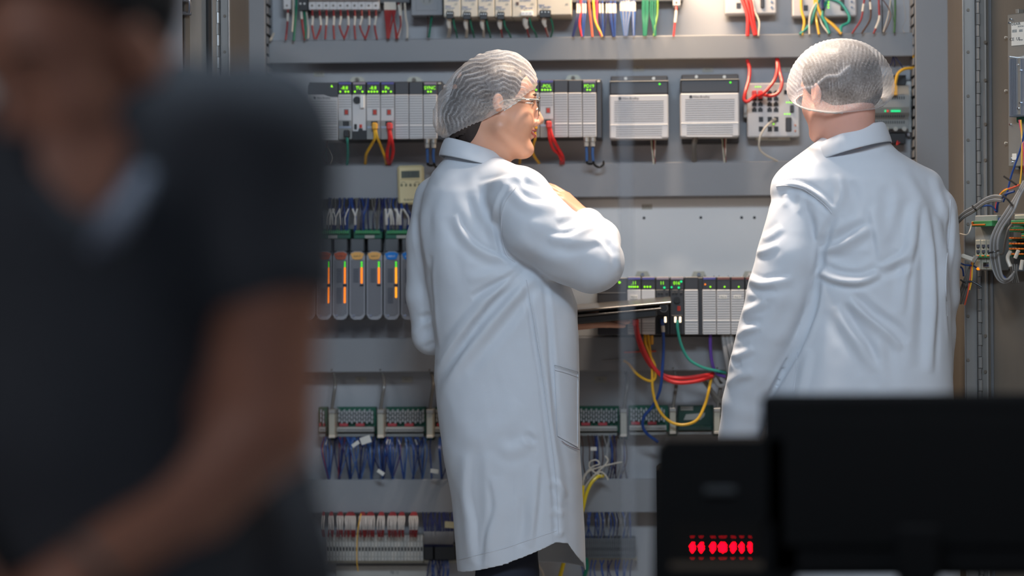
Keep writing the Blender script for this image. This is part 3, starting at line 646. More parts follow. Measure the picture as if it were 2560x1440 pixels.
# free wires in the top zone
def tw(pts, r, m, label, grp=None, sl=None, **k): return wire([(a, b, .05 + .03 * (i / max(1, len(pts) - 1))) for i, (a, b) in enumerate(pts)], r, m, k.pop('name', 'hanging_wire'), label, 'wire', grp, sl, **k)
tw([(720, 22), (719, 45), (718, 65), (714, 100)], .0022, 'w_dred', 'dark red wire with white sleeve under the single left fuse', sl=(.2, .5))
tw([(733, -5), (733, 40), (730, 80)], .0022, 'w_offwhite', 'off-white wire left of the first green wire at top left')
tw([(741, -5), (740, 30), (737, 65), (734, 102)], .0032, 'w_green', 'green wire left of the black terminal at top left')
tw([(753, 25), (754, 45), (757, 70), (762, 100)], .0024, 'w_dred', 'red wire with white sleeve under the black terminal', sl=(.05, .42))
tw([(760, 25), (763, 50), (764, 75), (763, 98)], .0026, 'w_green', 'green wire under the black terminal at top left')
tw([(766, 28), (770, 60), (771, 75), (770, 96)], .0018, 'w_offwhite', 'off-white wire under the black terminal at top left')
for k in range(8):
    x = 962 + k * 3.6; e = (968, 969, 970, 971, 972, 994, 990, 972)[k]
    tw([(x, 6), (x + .5, 30), ((x + e) / 2, 60), (e, 97)], .002, 'w_dred', 'dark red wire in the white-sleeved bundle beside the grey box', 'red wires bundled beside the grey box', (.05, .33), sr=.0026)
tw([(996, 8), (1000, 35), (1002, 62), (996, 84), (994, 97)], .002, 'w_dred', 'red wire bowing right beside the dark red bundle', sl=(.05, .3))
tw([(1002, 8), (1004, 50), (1000, 80), (994, 96)], .0014, 'w_offwhite', 'thin white wire bowing beside the dark red bundle')
tw([(1012, 8), (1014, 40), (1018, 65), (1018, 96)], .0026, 'w_offwhite', 'off-white cable hanging between red bundle and grey box')
tw([(1080, 38), (1077, 60), (1072, 94)], .0024, 'w_green', 'green wire under the grey box with the round disc'); tw([(1069, 38), (1070, 60), (1068, 94)], .0012, 'w_brown', 'thin brown wire under the grey box with the round disc')
for k, (x, m, e, sl) in enumerate(((1443, 'w_dblue', 1431, 1), (1449, 'w_dblue', 1433, 1), (1457, 'w_blue', 1456, 1), (1463, 'w_blue', 1458, 1), (1499, 'w_dblue', 1507, 1), (1506, 'w_blue', 1508, 1), (1516, 'w_dblue', 1510, 1), (1522, 'w_dblue', 1532, 1), (1527, 'w_blue', 1534, 1), (1533, 'w_dblue', 1536, 1), (1538, 'w_blue', 1537, 1))):
    tw([(x, 2), (x + .5, 26), (x + (e - x) * .25, 50), (e, 92)], .0021, m, 'blue wire with a cream sleeve right of the beige supplies', 'sleeved blue wires in the bright zone', (.16, .48), sr=.0024)
tw([(1452, -4), (1452, 30), (1449, 60), (1455, 92)], .0026, 'w_red', 'red wire between two pairs of white sleeves at top'); tw([(1472, -4), (1474, 25), (1478, 60), (1481, 92)], .0026, 'w_orange', 'orange wire between blue wires and the yellow wire')
tw([(1483, -4), (1485, 25), (1489, 55), (1506, 92)], .0028, 'w_yellow', 'yellow wire among the coloured wires in the bright zone'); tw([(1492, -4), (1492, 28), (1492, 58), (1503, 90)], .0026, 'w_magenta', 'magenta wire beside the yellow wire in the bright zone')
for k in range(14):
    x = 1551 + k * 2.8; e = 1560 + k * .8 if k < 10 else 1583 + (k - 10)
    tw([(x, 4 - (k * 5) % 9), (x + .4, 28), (x + (e - x) * .5, 56), (e, 90)], .0014, ('w_lblue', 'w_blue', 'w_grey')[k % 3], 'pale blue wire in the dense fan of white sleeves', 'fan of pale blue wires in the bright zone', (.1, .34), sr=.0015)
for k, (x, e) in enumerate(((1607, 1609), (1611, 1611), (1616, 1613), (1620, 1615), (1627, 1636), (1632, 1637), (1638, 1639), (1644, 1634))):
    tw([(x, 0), (x - .5, 35), (x + (e - x) * .5, 60), (e, 90)], .0021, 'w_green' if k < 7 else 'w_lgreen', 'green wire hanging right of the fan of sleeves' if k < 7 else 'yellow-green wire right of the green wires', 'green wires in the bright zone' if k < 7 else None)
tw([(1691, 14), (1690, 35), (1687, 62), (1684, 91)], .0024, 'w_red', 'single red wire under the lone white terminal', sl=(.25, .62))
# boxes at the top right
def hub(x0, x1, y1, label, dx):
    p = PAN.at((x0 + x1) / 2, y1, .05); t = thing('network_switch', label, 'network switch', (p.x, 0, p.z)); h = .05
    MB().pb(x0, -110, x1, y1, .004, h, .003).build('case', M['module'], t)
    MB().pb(x0 + 28, y1 - 28, x0 + 39, y1 - 14, h - .001, h + .001, .0004).build('network_port', M['module_dark'], t)
    MB().pb(x1 - 40, -30, x1 - 30, y1 - 15, h - .001, h + .005, .002).build('serial_socket', M['module_dark'], t)
    for y in (4, 18): MB().pcyl(x1 - 12, y, h - .001, h + .002, .003, 10).build('screw', M['chrome'], t)
    if dx:
        for y in (5, 12, 19): MB().pcyl(2071, y, h, h + .0012, .0022, 8).build('port_light', M['led_green'], t)
hub(1813, 1941, 35, 'grey switch box at the top crossed by thick red cables', 0); hub(1981, 2141, 41, 'grey switch box at the top crossed by teal and yellow cables', 1)
tw([(1852, -10), (1862, 15), (1870, 45), (1869, 90)], .0048, 'w_red', 'left thick red cable over the top grey box', name='network_cable'); tw([(1862, -10), (1870, 15), (1878, 50), (1888, 88)], .0048, 'w_red', 'middle thick red cable over the top grey box', name='network_cable')
tw([(1874, -10), (1880, 20), (1884, 55), (1890, 88)], .0046, 'w_red', 'right thick red cable over the top grey box', name='network_cable'); tw([(1880, -8), (1886, 25), (1898, 55), (1896, 90)], .0024, 'w_offwhite', 'off-white cable right of the thick red cables at top', name='network_cable', sl=(.1, .4), sr=.003)
for pts, r, m, l in (([(2003, -8), (2004, 25), (2011, 55), (2005, 88)], .0034, 'w_yellow', 'left yellow cable over the right top box'), ([(2036, -8), (2040, 40), (2043, 60), (2048, 86)], .003, 'w_yellow', 'straight yellow cable over the right top box'),
                     ([(2041, -8), (2046, 20), (2060, 45), (2082, 62), (2104, 84)], .0040, 'w_yellow', 'curved yellow cable running down to the cap'), ([(2050, -8), (2036, 30), (2024, 62), (2000, 86)], .0040, 'w_teal', 'teal cable slanting down-left from the right top box'),
                     ([(2070, -4), (2100, 6), (2121, 35), (2122, 55), (2104, 66), (2102, 82)], .0036, 'w_teal', 'teal cable looping wide to the right at top'), ([(2068, 0), (2060, 20), (2056, 40), (2066, 60), (2074, 84)], .004, 'w_teal', 'short teal cable in the middle of the right top box'),
                     ([(2050, -6), (2032, 22), (2024, 48), (2024, 86)], .0026, 'w_offwhite', 'off-white cable slanting over the right top box'), ([(2058, -8), (2056, 8), (2058, 24)], .004, 'w_dblue', 'short dark blue cable on the right top box'), ([(2048, 40), (2055, 60), (2072, 84)], .002, 'w_offwhite', 'thin beige cable under the right top box')):
    tw(pts, r, m, l, name='network_cable')
for pts, r, m, l, sl in (([(2162, -8), (2158, 20), (2152, 50), (2130, 84)], .0022, 'w_dred', 'red wire with a white sleeve right of the top boxes', (.25, .45)), ([(2174, -8), (2177, 20), (2175, 50), (2154, 84)], .0022, 'w_brown', 'dark brown wire with a white sleeve at the top right', (.2, .4)),
                     ([(2197, -8), (2198, 30), (2198, 50), (2184, 84)], .0024, 'w_dred', 'red wire ending in a long white sleeve at top right', (.55, .92)), ([(2204, -8), (2206, 30), (2206, 60), (2206, 82)], .0014, 'w_bk', 'thin black wire right of the long white sleeve', None),
                     ([(2202, -8), (2222, 22), (2226, 45), (2210, 82)], .0014, 'w_brown', 'thin brown wire bowing right near the right duct', None), ([(2228, -8), (2220, 40), (2208, 80)], .0012, 'w_offwhite', 'thin beige wire crossing the bowed brown wire', None),
                     ([(2238, -8), (2238, 40), (2236, 82)], .0026, 'w_dgreen', 'green wire near the right end of the top zone', None), ([(2258, -8), (2264, 45), (2256, 70), (2262, 82)], .0008, 'w_grey', 'hair-thin grey wire beside the right duct', None), ([(2226, -6), (2234, 50), (2238, 60)], .001, 'w_dgreen', 'hair-thin green wire beside the green wire', None)):
    tw(pts, r, m, l, sl=sl)
tw([(684, 84), (680, 92), (676, 100)], .003, 'w_offwhite', 'off-white cable stub in the corner of the left duct')
# ================================================================== cables below the racks
def rack_cable(x, y, pts, r, m, l, boot=None):
    wire([(x, y, .15)] + pts, r, m, 'network_cable', l, 'cable')
    if boot: 
        MB().pb(x - 7, y - 16, x + 7, y + 2, .135, .158, .003).build('cable_plug', M[boot], None, l.split(' cable')[0] + ' plug under the ' + ('left rack' if x < 1100 else 'rack beside the nose' if 'red' in m else 'rack behind the chin'), 'plug')
rack_cable(936, 322, [(937, 345, .15), (930, 360, .13), (916, 385, .1), (913, 409, .055)], .0036, 'w_yellow', 'yellow cable of the left rack swinging out to the left', 'w_boot_yellow')
rack_cable(939, 324, [(944, 345, .15), (954, 370, .12), (962, 392, .1), (966, 410, .055)], .0034, 'w_yellow', 'second yellow cable of the left rack running right', None)
rack_cable(973, 322, [(974, 350, .15), (969, 375, .12), (968, 395, .1), (972, 410, .055)], .0046, 'w_red', 'red cable left strand under the left rack', 'w_boot_red')
rack_cable(974, 324, [(979, 350, .15), (983, 375, .12), (980, 395, .1), (974, 410, .055)], .0042, 'w_red', 'second red cable right strand under the left rack', None)
wire([(866, 335, .15), (868, 355, .14), (869, 385, .1), (867, 411, .055)], .0036, 'w_teal', 'network_cable', 'teal cable under the first module of the left rack', 'cable')
MB().pb(858, 325, 873, 343, .13, .155, .002).build('cable_plug', M['black'], None, 'black plug at the foot of the first left rack module', 'plug')
for m, pts, l in (('w_offwhite', [(811, 348, .1), (815, 365, .09), (824, 380, .08), (829, 395, .08), (824, 410, .07)], 'thin grey wire looping under the left power supply'), ('w_dred', [(817, 350, .1), (812, 375, .09), (802, 393, .08), (806, 400, .08), (814, 408, .07)], 'thin red wire looping under the left power supply'), ('w_green', [(814, 370, .1), (813, 390, .09), (815, 411, .055)], 'thin green wire under the left power supply')):
    wire(pts, .0013, m, 'thin_wire', l)
def bnc(x, y, l):
    t = thing('coaxial_plug_pair', 'pair of metal coaxial plugs with blue boots ' + l, 'connector', tuple(PAN.at(x, y + 60, .13)))
    for dx in (-8, 8):
        MB().tube([PAN.at(x + dx, y - 2, .145), PAN.at(x + dx, y + 8, .145)], .0075, 12).build('metal_collar', M['zinc'], t)
        MB().tube([PAN.at(x + dx, y + 8, .145), PAN.at(x + dx, y + 19, .143)], .0058, 12).build('metal_ferrule', M['term'], t)
        MB().tube([PAN.at(x + dx, y + 20, .14), PAN.at(x + dx * .9, y + 38, .13), PAN.at(x + dx + 1, y + 55, .12)], .0036, 10).build('blue_boot', M['w_lblue'], t)
    wire([(x - 7, y + 54, .12), (x - 6, y + 62, .11), (x + 4, y + 64, .1), (x + 12, y + 60, .1)], .0028, 'w_bk', 'coaxial_tail', None, parent=t)
    wire([(x + 9, y + 54, .12), (x + 12, y + 66, .11), (x + 24, y + 72, .1), (x + 34, y + 66, .1), (x + 35, y + 58, .09)], .0028, 'w_bk', 'coaxial_tail', None, parent=t)
bnc(1076, 350, 'left of the woman\'s cap'); bnc(1474, 346, 'right of the woman\'s face')
rack_cable(1372, 318, [(1374, 345, .15), (1383, 372, .12), (1397, 385, .1), (1403, 400, .09), (1402, 410, .055)], .0042, 'w_red', 'red cable beside the nose, inner strand', 'w_boot_red')
rack_cable(1375, 320, [(1382, 345, .15), (1395, 370, .12), (1407, 392, .1), (1408, 410, .055)], .0042, 'w_red', 'second red cable beside the nose, outer strand', None)
rack_cable(1336, 322, [(1338, 345, .15), (1333, 365, .12), (1333, 385, .1), (1349, 410, .055)], .0034, 'w_yellow', 'yellow cable passing behind the chin', 'w_boot_yellow')
wire([(1298, 380, .1), (1300, 395, .09), (1299, 410, .055)], .0034, 'w_yellow', 'network_cable', 'short yellow cable end under the jaw', 'cable')
wire([(1740, 340, .1), (1735, 365, .09), (1736, 404, .055)], .007, 'dgrey_cable' if False else 'w_dgrey', 'power_cable', 'dark grey cable under the right square power supply', 'cable')
wire([(1436, 495, .06), (1442, 515, .07), (1450, 545, .07), (1452, 590, .05)], .0065, 'w_dgrey', 'power_cable', 'grey cable behind the pointing hand', 'cable')
wire([(1428, 495, .05), (1434, 520, .06), (1438, 560, .05)], .004, 'w_grey', 'power_cable', 'thin light grey cable behind the fingertips', 'cable')
# cables of the third rack
def rc(pts, r, m, l, name='network_cable', **k): return wire([(a, b, c) for a, b, c in pts], r, m, name, l, 'cable', **k)
rc([(1587, 800, .15), (1590, 830, .15), (1603, 872, .14), (1630, 918, .13), (1665, 940, .13), (1705, 945, .13), (1755, 940, .12), (1790, 932, .1)], .0048, 'w_red', 'upper one of the two long red cables sweeping right')
rc([(1591, 802, .155), (1596, 835, .155), (1612, 880, .15), (1640, 925, .14), (1668, 949, .14), (1700, 957, .14), (1745, 952, .13), (1782, 940, .11)], .0048, 'w_red', 'lower one of the two long red cables sweeping right')
MB().pb(1580, 797, 1597, 814, .135, .16, .003).build('cable_plug', M['w_boot_red'], None, 'red plug on the third rack under the laptop', 'plug')
rc([(1656, 800, .155), (1658, 830, .155), (1659, 870, .15), (1656, 920, .15), (1650, 975, .14), (1632, 1015, .12), (1611, 1040, .11), (1607, 1065, .1), (1618, 1085, .09), (1645, 1105, .07)], .0038, 'w_blue', 'long blue cable hanging from the third rack', sleeve=(.06, .12), sr=.0045)
MB().pb(1651, 797, 1661, 812, .14, .162, .002).build('cable_plug', M['w_blue'], None, 'blue plug on the left black module of the third rack', 'plug')
rc([(1694, 800, .155), (1694, 822, .155), (1703, 862, .15), (1722, 898, .14), (1755, 918, .13), (1790, 927, .12), (1815, 932, .1)], .0036, 'w_teal', 'teal cable curving right from the third rack')
rc([(1776, 836, .12), (1776, 868, .12), (1780, 905, .12), (1790, 932, .11), (1812, 942, .1)], .0042, 'w_purple', 'purple cable under the third rack')
rc([(1612, 836, .12), (1614, 860, .14), (1626, 890, .14), (1637, 915, .14), (1638, 945, .13), (1622, 952, .13), (1592, 935, .12), (1572, 910, .1), (1560, 902, .09)], .0034, 'w_yellow', 'yellow cable looping back to the left under the third rack')
rc([(1620, 836, .12), (1624, 870, .13), (1630, 920, .13), (1632, 975, .13), (1645, 1020, .13), (1672, 1052, .13), (1706, 1062, .13), (1742, 1050, .13), (1763, 1010, .12), (1772, 975, .12), (1779, 940, .1)], .0036, 'w_yellow', 'long yellow cable hanging in a deep U over the green boards')
for k, x in enumerate((1612, 1621, 1630)):
    MB().pb(x - 4, 838, x + 4, 862, .1, .125, .002).build('cable_plug', M['w_boot_yellow'], None, ('left', 'middle', 'right')[k] + ' yellow cable boot under the third rack', 'plug')
for k, (a, e) in enumerate((((1808, 838), (1822, 930)), ((1818, 838), (1830, 900)), ((1828, 838), (1836, 890)))):
    rc([(a[0], a[1], .12), ((a[0] + e[0]) / 2 - 1, (a[1] + e[1]) / 2, .13), (e[0], e[1], .12)], .0058, 'w_grey', ('leftmost', 'middle', 'rightmost')[k] + ' thick grey cable beside the man\'s left sleeve', 'power_cable')
for k, P in enumerate(([(1760, 952, .09), (1785, 985, .09), (1808, 1010, .09)], [(1786, 945, .1), (1800, 965, .1), (1822, 955, .1)], [(1770, 965, .085), (1790, 1000, .085), (1815, 1040, .08)], [(1800, 930, .1), (1806, 950, .1), (1830, 966, .1)])):
    rc(P, .0052, 'w_grey' if k % 2 else 'w_dgrey', ('first', 'second', 'third', 'fourth')[k] + ' grey cable counted from the left under the purple cable', 'power_cable')
rc([(1500, 902, .06), (1560, 898, .07), (1600, 893, .07)], .0018, 'w_grey', 'thin grey cable lying along the third duct', 'thin_cable')
rc([(1560, 881, .065), (1600, 879, .067), (1640, 878, .065)], .002, 'w_orange', 'thin orange-red cable across the third duct', 'thin_cable')
block(1496, 795, 1533, 825, .04, 'label_grey', 'junction_box', 'small grey box left of the third rack under the laptop', 'box')
# ================================================================== ribbon boards under the third duct
def ribbon_plug(x, y0, y1, l):
    p = PAN.at(x, y1, .1); t = thing('cable_connector', l, 'connector', (p.x, 0, p.z))
    MB().pb(x - 8, y0 + 10, x + 8, y1, .02, .105, .0016).build('shell', M['tab'], t)
    MB().pb(x - 8.5, y0 + 2, x + 8.5, y0 + 12, .02, .108, .001).build('latch', M['zinc'], t)
    MB().pb(x - 8, y1 - 7, x + 8, y1, .03, .109, .001).build('foot', M['w_offwhite'], t)
    MB().pb(x - 11, y0 + 20, x + 11, y1 + 6, .0, .03, .001).build('frame', M['board_dark'], t)
    wire([(x, y0 + 5, .09), (x + 4, y0 - 25, .09), (x + 9, y0 - 60, .085), (x + 6, y0 - 85, .055), (x - 1, y0 - 100, .06)], .0042, 'w_dgrey', 'grey_cable', None, parent=t)
ribbon_plug(829, 1022, 1095, 'metal connector with grey cable, leftmost in the green board row'); ribbon_plug(951, 1022, 1095, 'metal connector with grey cable between the two full green boards'); ribbon_plug(1074, 1022, 1095, 'metal connector with grey cable touching the back of the coat')
ribbon_plug(1559, 1020, 1092, 'metal connector with grey cable at the hazy strip'); ribbon_plug(1682, 1018, 1086, 'metal connector with grey cable right of the blue cable'); ribbon_plug(1793, 1018, 1086, 'metal connector with grey cable beside the hanging sleeve')
def board(x0, x1, l, style=0, y0=1018):
    p = PAN.at((x0 + x1) / 2, y0 + 78, .05); t = thing('relay_board', l, 'relay board', (p.x, 0, p.z))
    MB().pb(x0, y0, x1, y0 + 66, .0, .03, .001).build('board', M['board' if style < 2 else 'board_dark'], t)
    if style < 2:
        n = 0; a = x0 + 4
        while a < x1 - 7:
            for r in range(3):
                MB().pb(a, y0 + 6 + 11 * r + (4 if n % 2 else 0), a + 4.2, y0 + 15 + 11 * r + (4 if n % 2 else 0), .03, .046, .0006).build('relay', M['relay'], t)
            a += 6.3; n += 1
    else:
        MB().pb(x0 + 6, y0 + 2, x0 + 38, y0 + 12, .03, .032, .0005).build('label', M['label_grey'], t); text('INTERFACE', 'lettering', PAN, x0 + 22, y0 + 7, .0325, .006, M['ink'], t)
        MB().pprism([(x0 + 14, y0 + 36), (x0 + 20, y0 + 22), (x0 + 68, y0 + 18), (x0 + 66, y0 + 26), (x0 + 56, y0 + 36)], .03, .032).build('tape', M['label_grey'], t)
    for a, b in ((.06, .28), (.48, .7)):
        if style < 2: MB().pb(x0 + (x1 - x0) * a, y0 + 40, x0 + (x1 - x0) * b, y0 + 48, .03, .045, .0006).build('red_jumper', M['red_strip'], t)
    MB().pb(x0 + 1, y0 + 50, x1 - 5, y0 + 62, .03, .060, .001).build('terminal_row', M['term' if style < 2 else 'board_dark'], t)
    MB().pb(x0 + 1, y0 + 65, x1 - 5, y0 + 74, .0, .050, .001).build('rail', M['term_grey'], t)
    q = MB(); a = x0 + 4
    while a < x1 - 8: q.pb(a, y0 + 54, a + 1.4, y0 + 60, .059, .0608, 0); a += 3.4
    q.build('wire_slots', M['module_dark'], t, kind='stuff')
    return t
board(795, 818, 'green relay board piece at the edge of the dark man', 1); board(842, 940, 'green relay board left of the middle metal connector', 0); board(963, 1064, 'green relay board right of the middle metal connector', 0); board(1086, 1180, 'green relay board peeping out behind the coat', 0)
board(1447, 1548, 'green relay board directly right of the coat pocket', 0, 1016); board(1572, 1671, 'hazy green relay board crossed by the blue cable', 1, 1014); board(1695, 1784, 'dark green board with a tape label inside the yellow loop', 2, 1014)
# ================================================================== blue wires between the boards and the fourth duct
rnd = random.Random(3)
ends = [822, 848, 876, 900, 930, 957, 982, 1010, 1032, 1057, 1082, 1105, 1128]
for k in range(96):
    x = 800 + rnd.random() * 330; e = min(ends, key=lambda v: abs(v - x) + rnd.random() * 18)
    if k % 16 == 7: m, l, g = 'w_dred', 'thin red wire among the blue wires under the left boards', 'thin red wires under the left boards'
    else: m, l, g = rnd.choice(('w_blue', 'w_blue', 'w_dblue', 'w_lblue')), 'thin blue wire between the left boards and lowest duct', 'thin blue wires under the left boards'
    b = rnd.uniform(-10, 10); d = rnd.uniform(.05, .1)
    wire([(x, 1093, .05), (x + b, 1120, d), (x + b * .8 + (e - x) * .4, 1155, d), (e + rnd.uniform(-3, 3), 1200, .055)], rnd.choice((.0011, .0014, .0016)), m, 'thin_wire', l, 'wire', g, (.12, .26) if k % 13 == 3 else None, k=4, n=6)
for k in range(26):
    x = 1452 + rnd.random() * 110; e = x + rnd.uniform(-14, 14); b = rnd.uniform(-8, 8)
    wire([(x, 1088, .05), (x + b, 1120, .07), (x + b, 1155, .08), (e, 1200, .055)], .0013, rnd.choice(('w_blue', 'w_dblue', 'w_grey', 'w_brown')), 'thin_wire', 'thin blue or grey wire right of the long coat', 'wire', 'thin wires right of the long coat', None, k=4, n=6)
def flag(x, y, w, hh, ang, label, h=.11, m='paper'):
    c = PAN.at(x, y, h); R = Matrix.Translation(c) @ Matrix.Rotation(math.radians(ang), 4, 'Y') @ Matrix.Rotation(math.radians(8), 4, 'X')
    fr = Frame(M=R); MB(fr).box(-w / 2 / 1015, w / 2 / 1015, -.0004, .0004, -hh / 2 / 1015, hh / 2 / 1015).build('wire_tag', M[m], None, label, 'tag')
flag(914, 1100, 26, 18, -18, 'bright white paper tag above the blue wires'); flag(889, 1110, 20, 9, -35, 'small grey paper tag left of the bright white tag'); flag(952, 1181, 19, 9, 35, 'white paper tag low among the blue wires, tilted'); flag(1086, 1178, 20, 10, 8, 'white paper tag low beside the coat'); flag(1484, 1122, 15, 9, 0, 'small white tag right of the coat among thin wires')
for k, P in enumerate(([(1458, 1215), (1460, 1190), (1480, 1168), (1498, 1160), (1490, 1150), (1475, 1155), (1474, 1168), (1488, 1182), (1505, 1190)], [(1456, 1205), (1470, 1180), (1500, 1168), (1530, 1160), (1555, 1155)], [(1466, 1212), (1485, 1188), (1510, 1165), (1520, 1150), (1512, 1140)], [(1460, 1222), (1475, 1200), (1500, 1180), (1515, 1190), (1520, 1200)])):
    wire([(a, b, .11) for a, b in P], .0019, 'w_offwhite', 'loose_wire', ('looping', 'long slanting', 'short rising', 'low bent')[k] + ' beige wire tangled above the yellow hose', 'wire')
rc([(1508, 1190, .1), (1494, 1192, .115), (1478, 1208, .12), (1466, 1235, .12), (1458, 1270, .12), (1450, 1300, .12)], .0042, 'w_byellow', 'bright yellow cable arching down behind the coat', 'yellow_cable'); rc([(1458, 1214, .115), (1456, 1240, .12), (1450, 1280, .12)], .0038, 'w_byellow', 'straight bright yellow cable hugging the coat edge', 'yellow_cable')
rc([(1420, 1360, .12), (1411, 1400, .12), (1398, 1450, .12)], .0052, 'w_byellow', 'thick yellow cable below the coat hem', 'yellow_cable')
# ================================================================== bottom zone
for k, (x, w) in enumerate(((809, 2), (829, 3), (852, 4), (878, 6), (908, 4), (928, 5), (955, 4), (983, 5), (1006, 4), (1036, 5))):
    for j in range(w):
        a = x + (j - w / 2) * 4.9
        wire([(x + (j - w / 2) * 2, 1280, .06), (a, 1295, .085), (a + rnd.uniform(-2, 2), 1318, .09), (a + rnd.uniform(-3, 3), 1342, .07)], .0019, 'w_dred', 'jumper_wire', 'red wire with cream sleeve above the grey terminal strip', 'wire', 'red wires above the grey terminal strip', (.28, .75), k=4, sr=.0020)
def strip(x0, x1, y0, y1, pitch, l, dark=False):
    p = PAN.at((x0 + x1) / 2, y1, .06); t = thing('terminal_strip', l, 'terminal strip', (p.x, 0, p.z))
    MB().pb(x0 - 4, y1 - 4, x1 + 4, y1 + 6, .0, .03, .001).build('rail', M['tab'], t)
    a = x0; hh = y1 - y0
    while a < x1 - pitch * .5:
        b = MB().pb(a, y0, a + pitch - .7, y1, .0, .055, .0006).build('terminal', M['duct_dark' if dark else 'term'], t)
        MB().pb(a + 1.6, y0 + hh * .46, a + pitch - 2.4, y0 + hh * .62, .054, .0556, 0).build('slot', M['black'], b)
        MB().pcyl(a + pitch / 2, y0 + hh * .24, .054, .0556, .0012, 6).build('screw', M['module_dark'], b); MB().pcyl(a + pitch / 2, y0 + hh * .84, .054, .0556, .0012, 6).build('screw', M['module_dark'], b)
        a += pitch
    return t
strip(814, 1058, 1338, 1402, 8.15, 'pale grey terminal strip below the red wires'); strip(1459, 1588, 1345, 1396, 5.2, 'grey terminal strip right of the coat hem', True)
wire([(903, 1284, .09), (897, 1310, .1), (893, 1345, .1), (892, 1400, .1), (895, 1428, .09)], .0012, 'w_yellow', 'thin_wire', 'thin yellow wire hanging over the pale terminal strip')
for x0, x1, l in ((1060, 1083, 'narrow black terminal block right of the pale strip'), (1086, 1138, 'wide black terminal block behind the coat corner')):
    q = block(x0, 1362, x1, 1400, .06, 'black', 'terminal_block', l, 'terminal')
block(1057, 1400, 1142, 1408, .03, 'tab', 'mounting_rail', 'short steel rail under the black terminal blocks', 'rail')
for k in range(16):
    x = 1062 + k * 4.6
    wire([(x + rnd.uniform(-6, 6), 1280, .06), (x + rnd.uniform(-3, 3), 1315, .09), (x, 1340, .09), (x, 1366, .06)], .0018, 'w_dblue', 'jumper_wire', 'dark blue wire with cream sleeve beside the coat corner', 'wire', 'dark blue wires beside the coat corner', (.55, .92), sr=.0018, k=4)
flag(1124, 1312, 24, 16, 4, 'cream tag hanging by the dark blue wires', .1, 'cream')
for k in range(22):
    x = 1470 + k * 5 + rnd.uniform(-3, 3)
    wire([(x, 1280, .06), (x + rnd.uniform(-8, 8), 1308, .08), (x + rnd.uniform(-8, 8), 1348, .05)], .0013, rnd.choice(('w_dblue', 'w_blue', 'w_grey')), 'thin_wire', 'thin wire above the strip right of the coat hem', 'wire', 'thin wires above the right terminal strip', None, k=4, n=6)
for k in range(26):
    x = 1075 + k * 4 if k < 12 else 1450 + (k - 12) * 10
    wire([(x, 1400, .05), (x + rnd.uniform(-8, 8), 1425, .08), (x + rnd.uniform(-14, 14), 1470, .08)], .0015, rnd.choice(('w_blue', 'w_dblue', 'w_blue')), 'thin_wire', 'blue wire hanging below the lowest terminal blocks', 'wire', 'blue wires below the lowest terminal blocks', None, k=4, n=6)
rc([(1466, 1398, .06), (1467, 1420, .08), (1458, 1450, .08)], .005, 'w_green', 'thick green wire at the bottom right of the coat', 'earth_wire')
wire([(1344, 1410, .1), (1356, 1430, .11), (1359, 1445, .11)], .0026, 'w_offwhite', 'loose_wire', 'short beige wire end below the coat hem', 'wire')
p = PAN.at(960, 1460, .03); t = thing('marking_sheet', 'white marking sheet with a few dark marks at the bottom', 'sheet', (p.x, 0, p.z))
MB().pb(838, 1414, 1068, 1470, .0, .012, .001).build('sheet', M['term'], t); text('TB 12', 'lettering', PAN, 986, 1432, .0125, .009, M['ink'], t)
# wires hanging from the second duct to the green boards
for k in range(62):
    x = 792 + rnd.random() * 250
    if 868 < x < 885: x += 20
    cl = 858 if x < 872 else (916 if x < 960 else 1000)
    s = x + rnd.uniform(-14, 14)
    wire([(s, 488, .05), (s + rnd.uniform(-6, 6), 515, .085), (x + rnd.uniform(-4, 4), 545, .09), (x, 578, .072)], .0019, rnd.choice(('w_dblue', 'w_dblue', 'w_blue', 'w_dgrey')), 'jumper_wire', 'dark blue or grey wire under the cream timer\'s duct', 'wire', 'dark wires above the signal modules', (.46, .84) if (k % 2 and not 890 < x < 945) else None, sr=.0024, k=4)
# ================================================================== right door, inner side
def dbase(px, py, h=0): return tuple(DR.M @ DR.at(px, py, h))
D = lambda: MB(DR)
t = thing('drive_unit', 'aluminium device with a printed label hung on the open right door', 'device', dbase(2560, 415))
D().pb(2519, 30, 2640, 414, .0, .030, .002).build('back_plate', M['zinc'], t)
D().pb(2521, 144, 2640, 289, .0, .062, .002).build('heat_sink', M['alu'], t)
for k in range(9): D().pb(2525 + k * 2.2, 146, 2526 + k * 2.2, 287, .061, .064, 0).build('fin', M['alu'], t)
D().pb(2541, 146, 2551, 287, .060, .0635, .0006).build('centre_rib', M['zinc'], t)
for x, y in ((2543, 162), (2549, 176), (2549, 257), (2544, 271), (2525, 48), (2522, 57), (2524, 311), (2526, 396), (2528, 405), (2522, 142)): D().pcyl(x, y, .03, .066 if 140 < y < 280 else .033, .0022, 8).build('screw', M['chrome'], t)
l = D().pb(2528, 52, 2640, 110, .030, .0315, .0004).build('type_label', M['paper'], t)
for k, (s, x, y, z) in enumerate((('DEAIR', 2540, 60, .0085), ('|||||||', 2536, 77, .007), ('||||||', 2552, 76, .006), ('CE  UL', 2538, 98, .010), ('24 V DC', 2552, 66, .0045), ('IP 20', 2552, 100, .0045))): text(s, 'lettering', DR, x, y, .0317, z, M['ink'], l)
D().pb(2530, 384, 2541, 400, .030, .0315, .0004).build('small_label', M['paper'], t)
D().pb(2540, 289, 2570, 306, .01, .04, .002).build('green_plug', M['board'], t)
for y in (28, 418): D().pb(2538, y - 6, 2546, y + 6, .0, .02, .001).build('stud', M['zinc'], t)
for y in (93, 226, 357): wire([(2519, y, .01), (2513, y - 1, .012), (2512, y + 3, .012)], .0014, 'offwhite_' if False else 'w_offwhite', 'hook', None, parent=t, fr=DR)
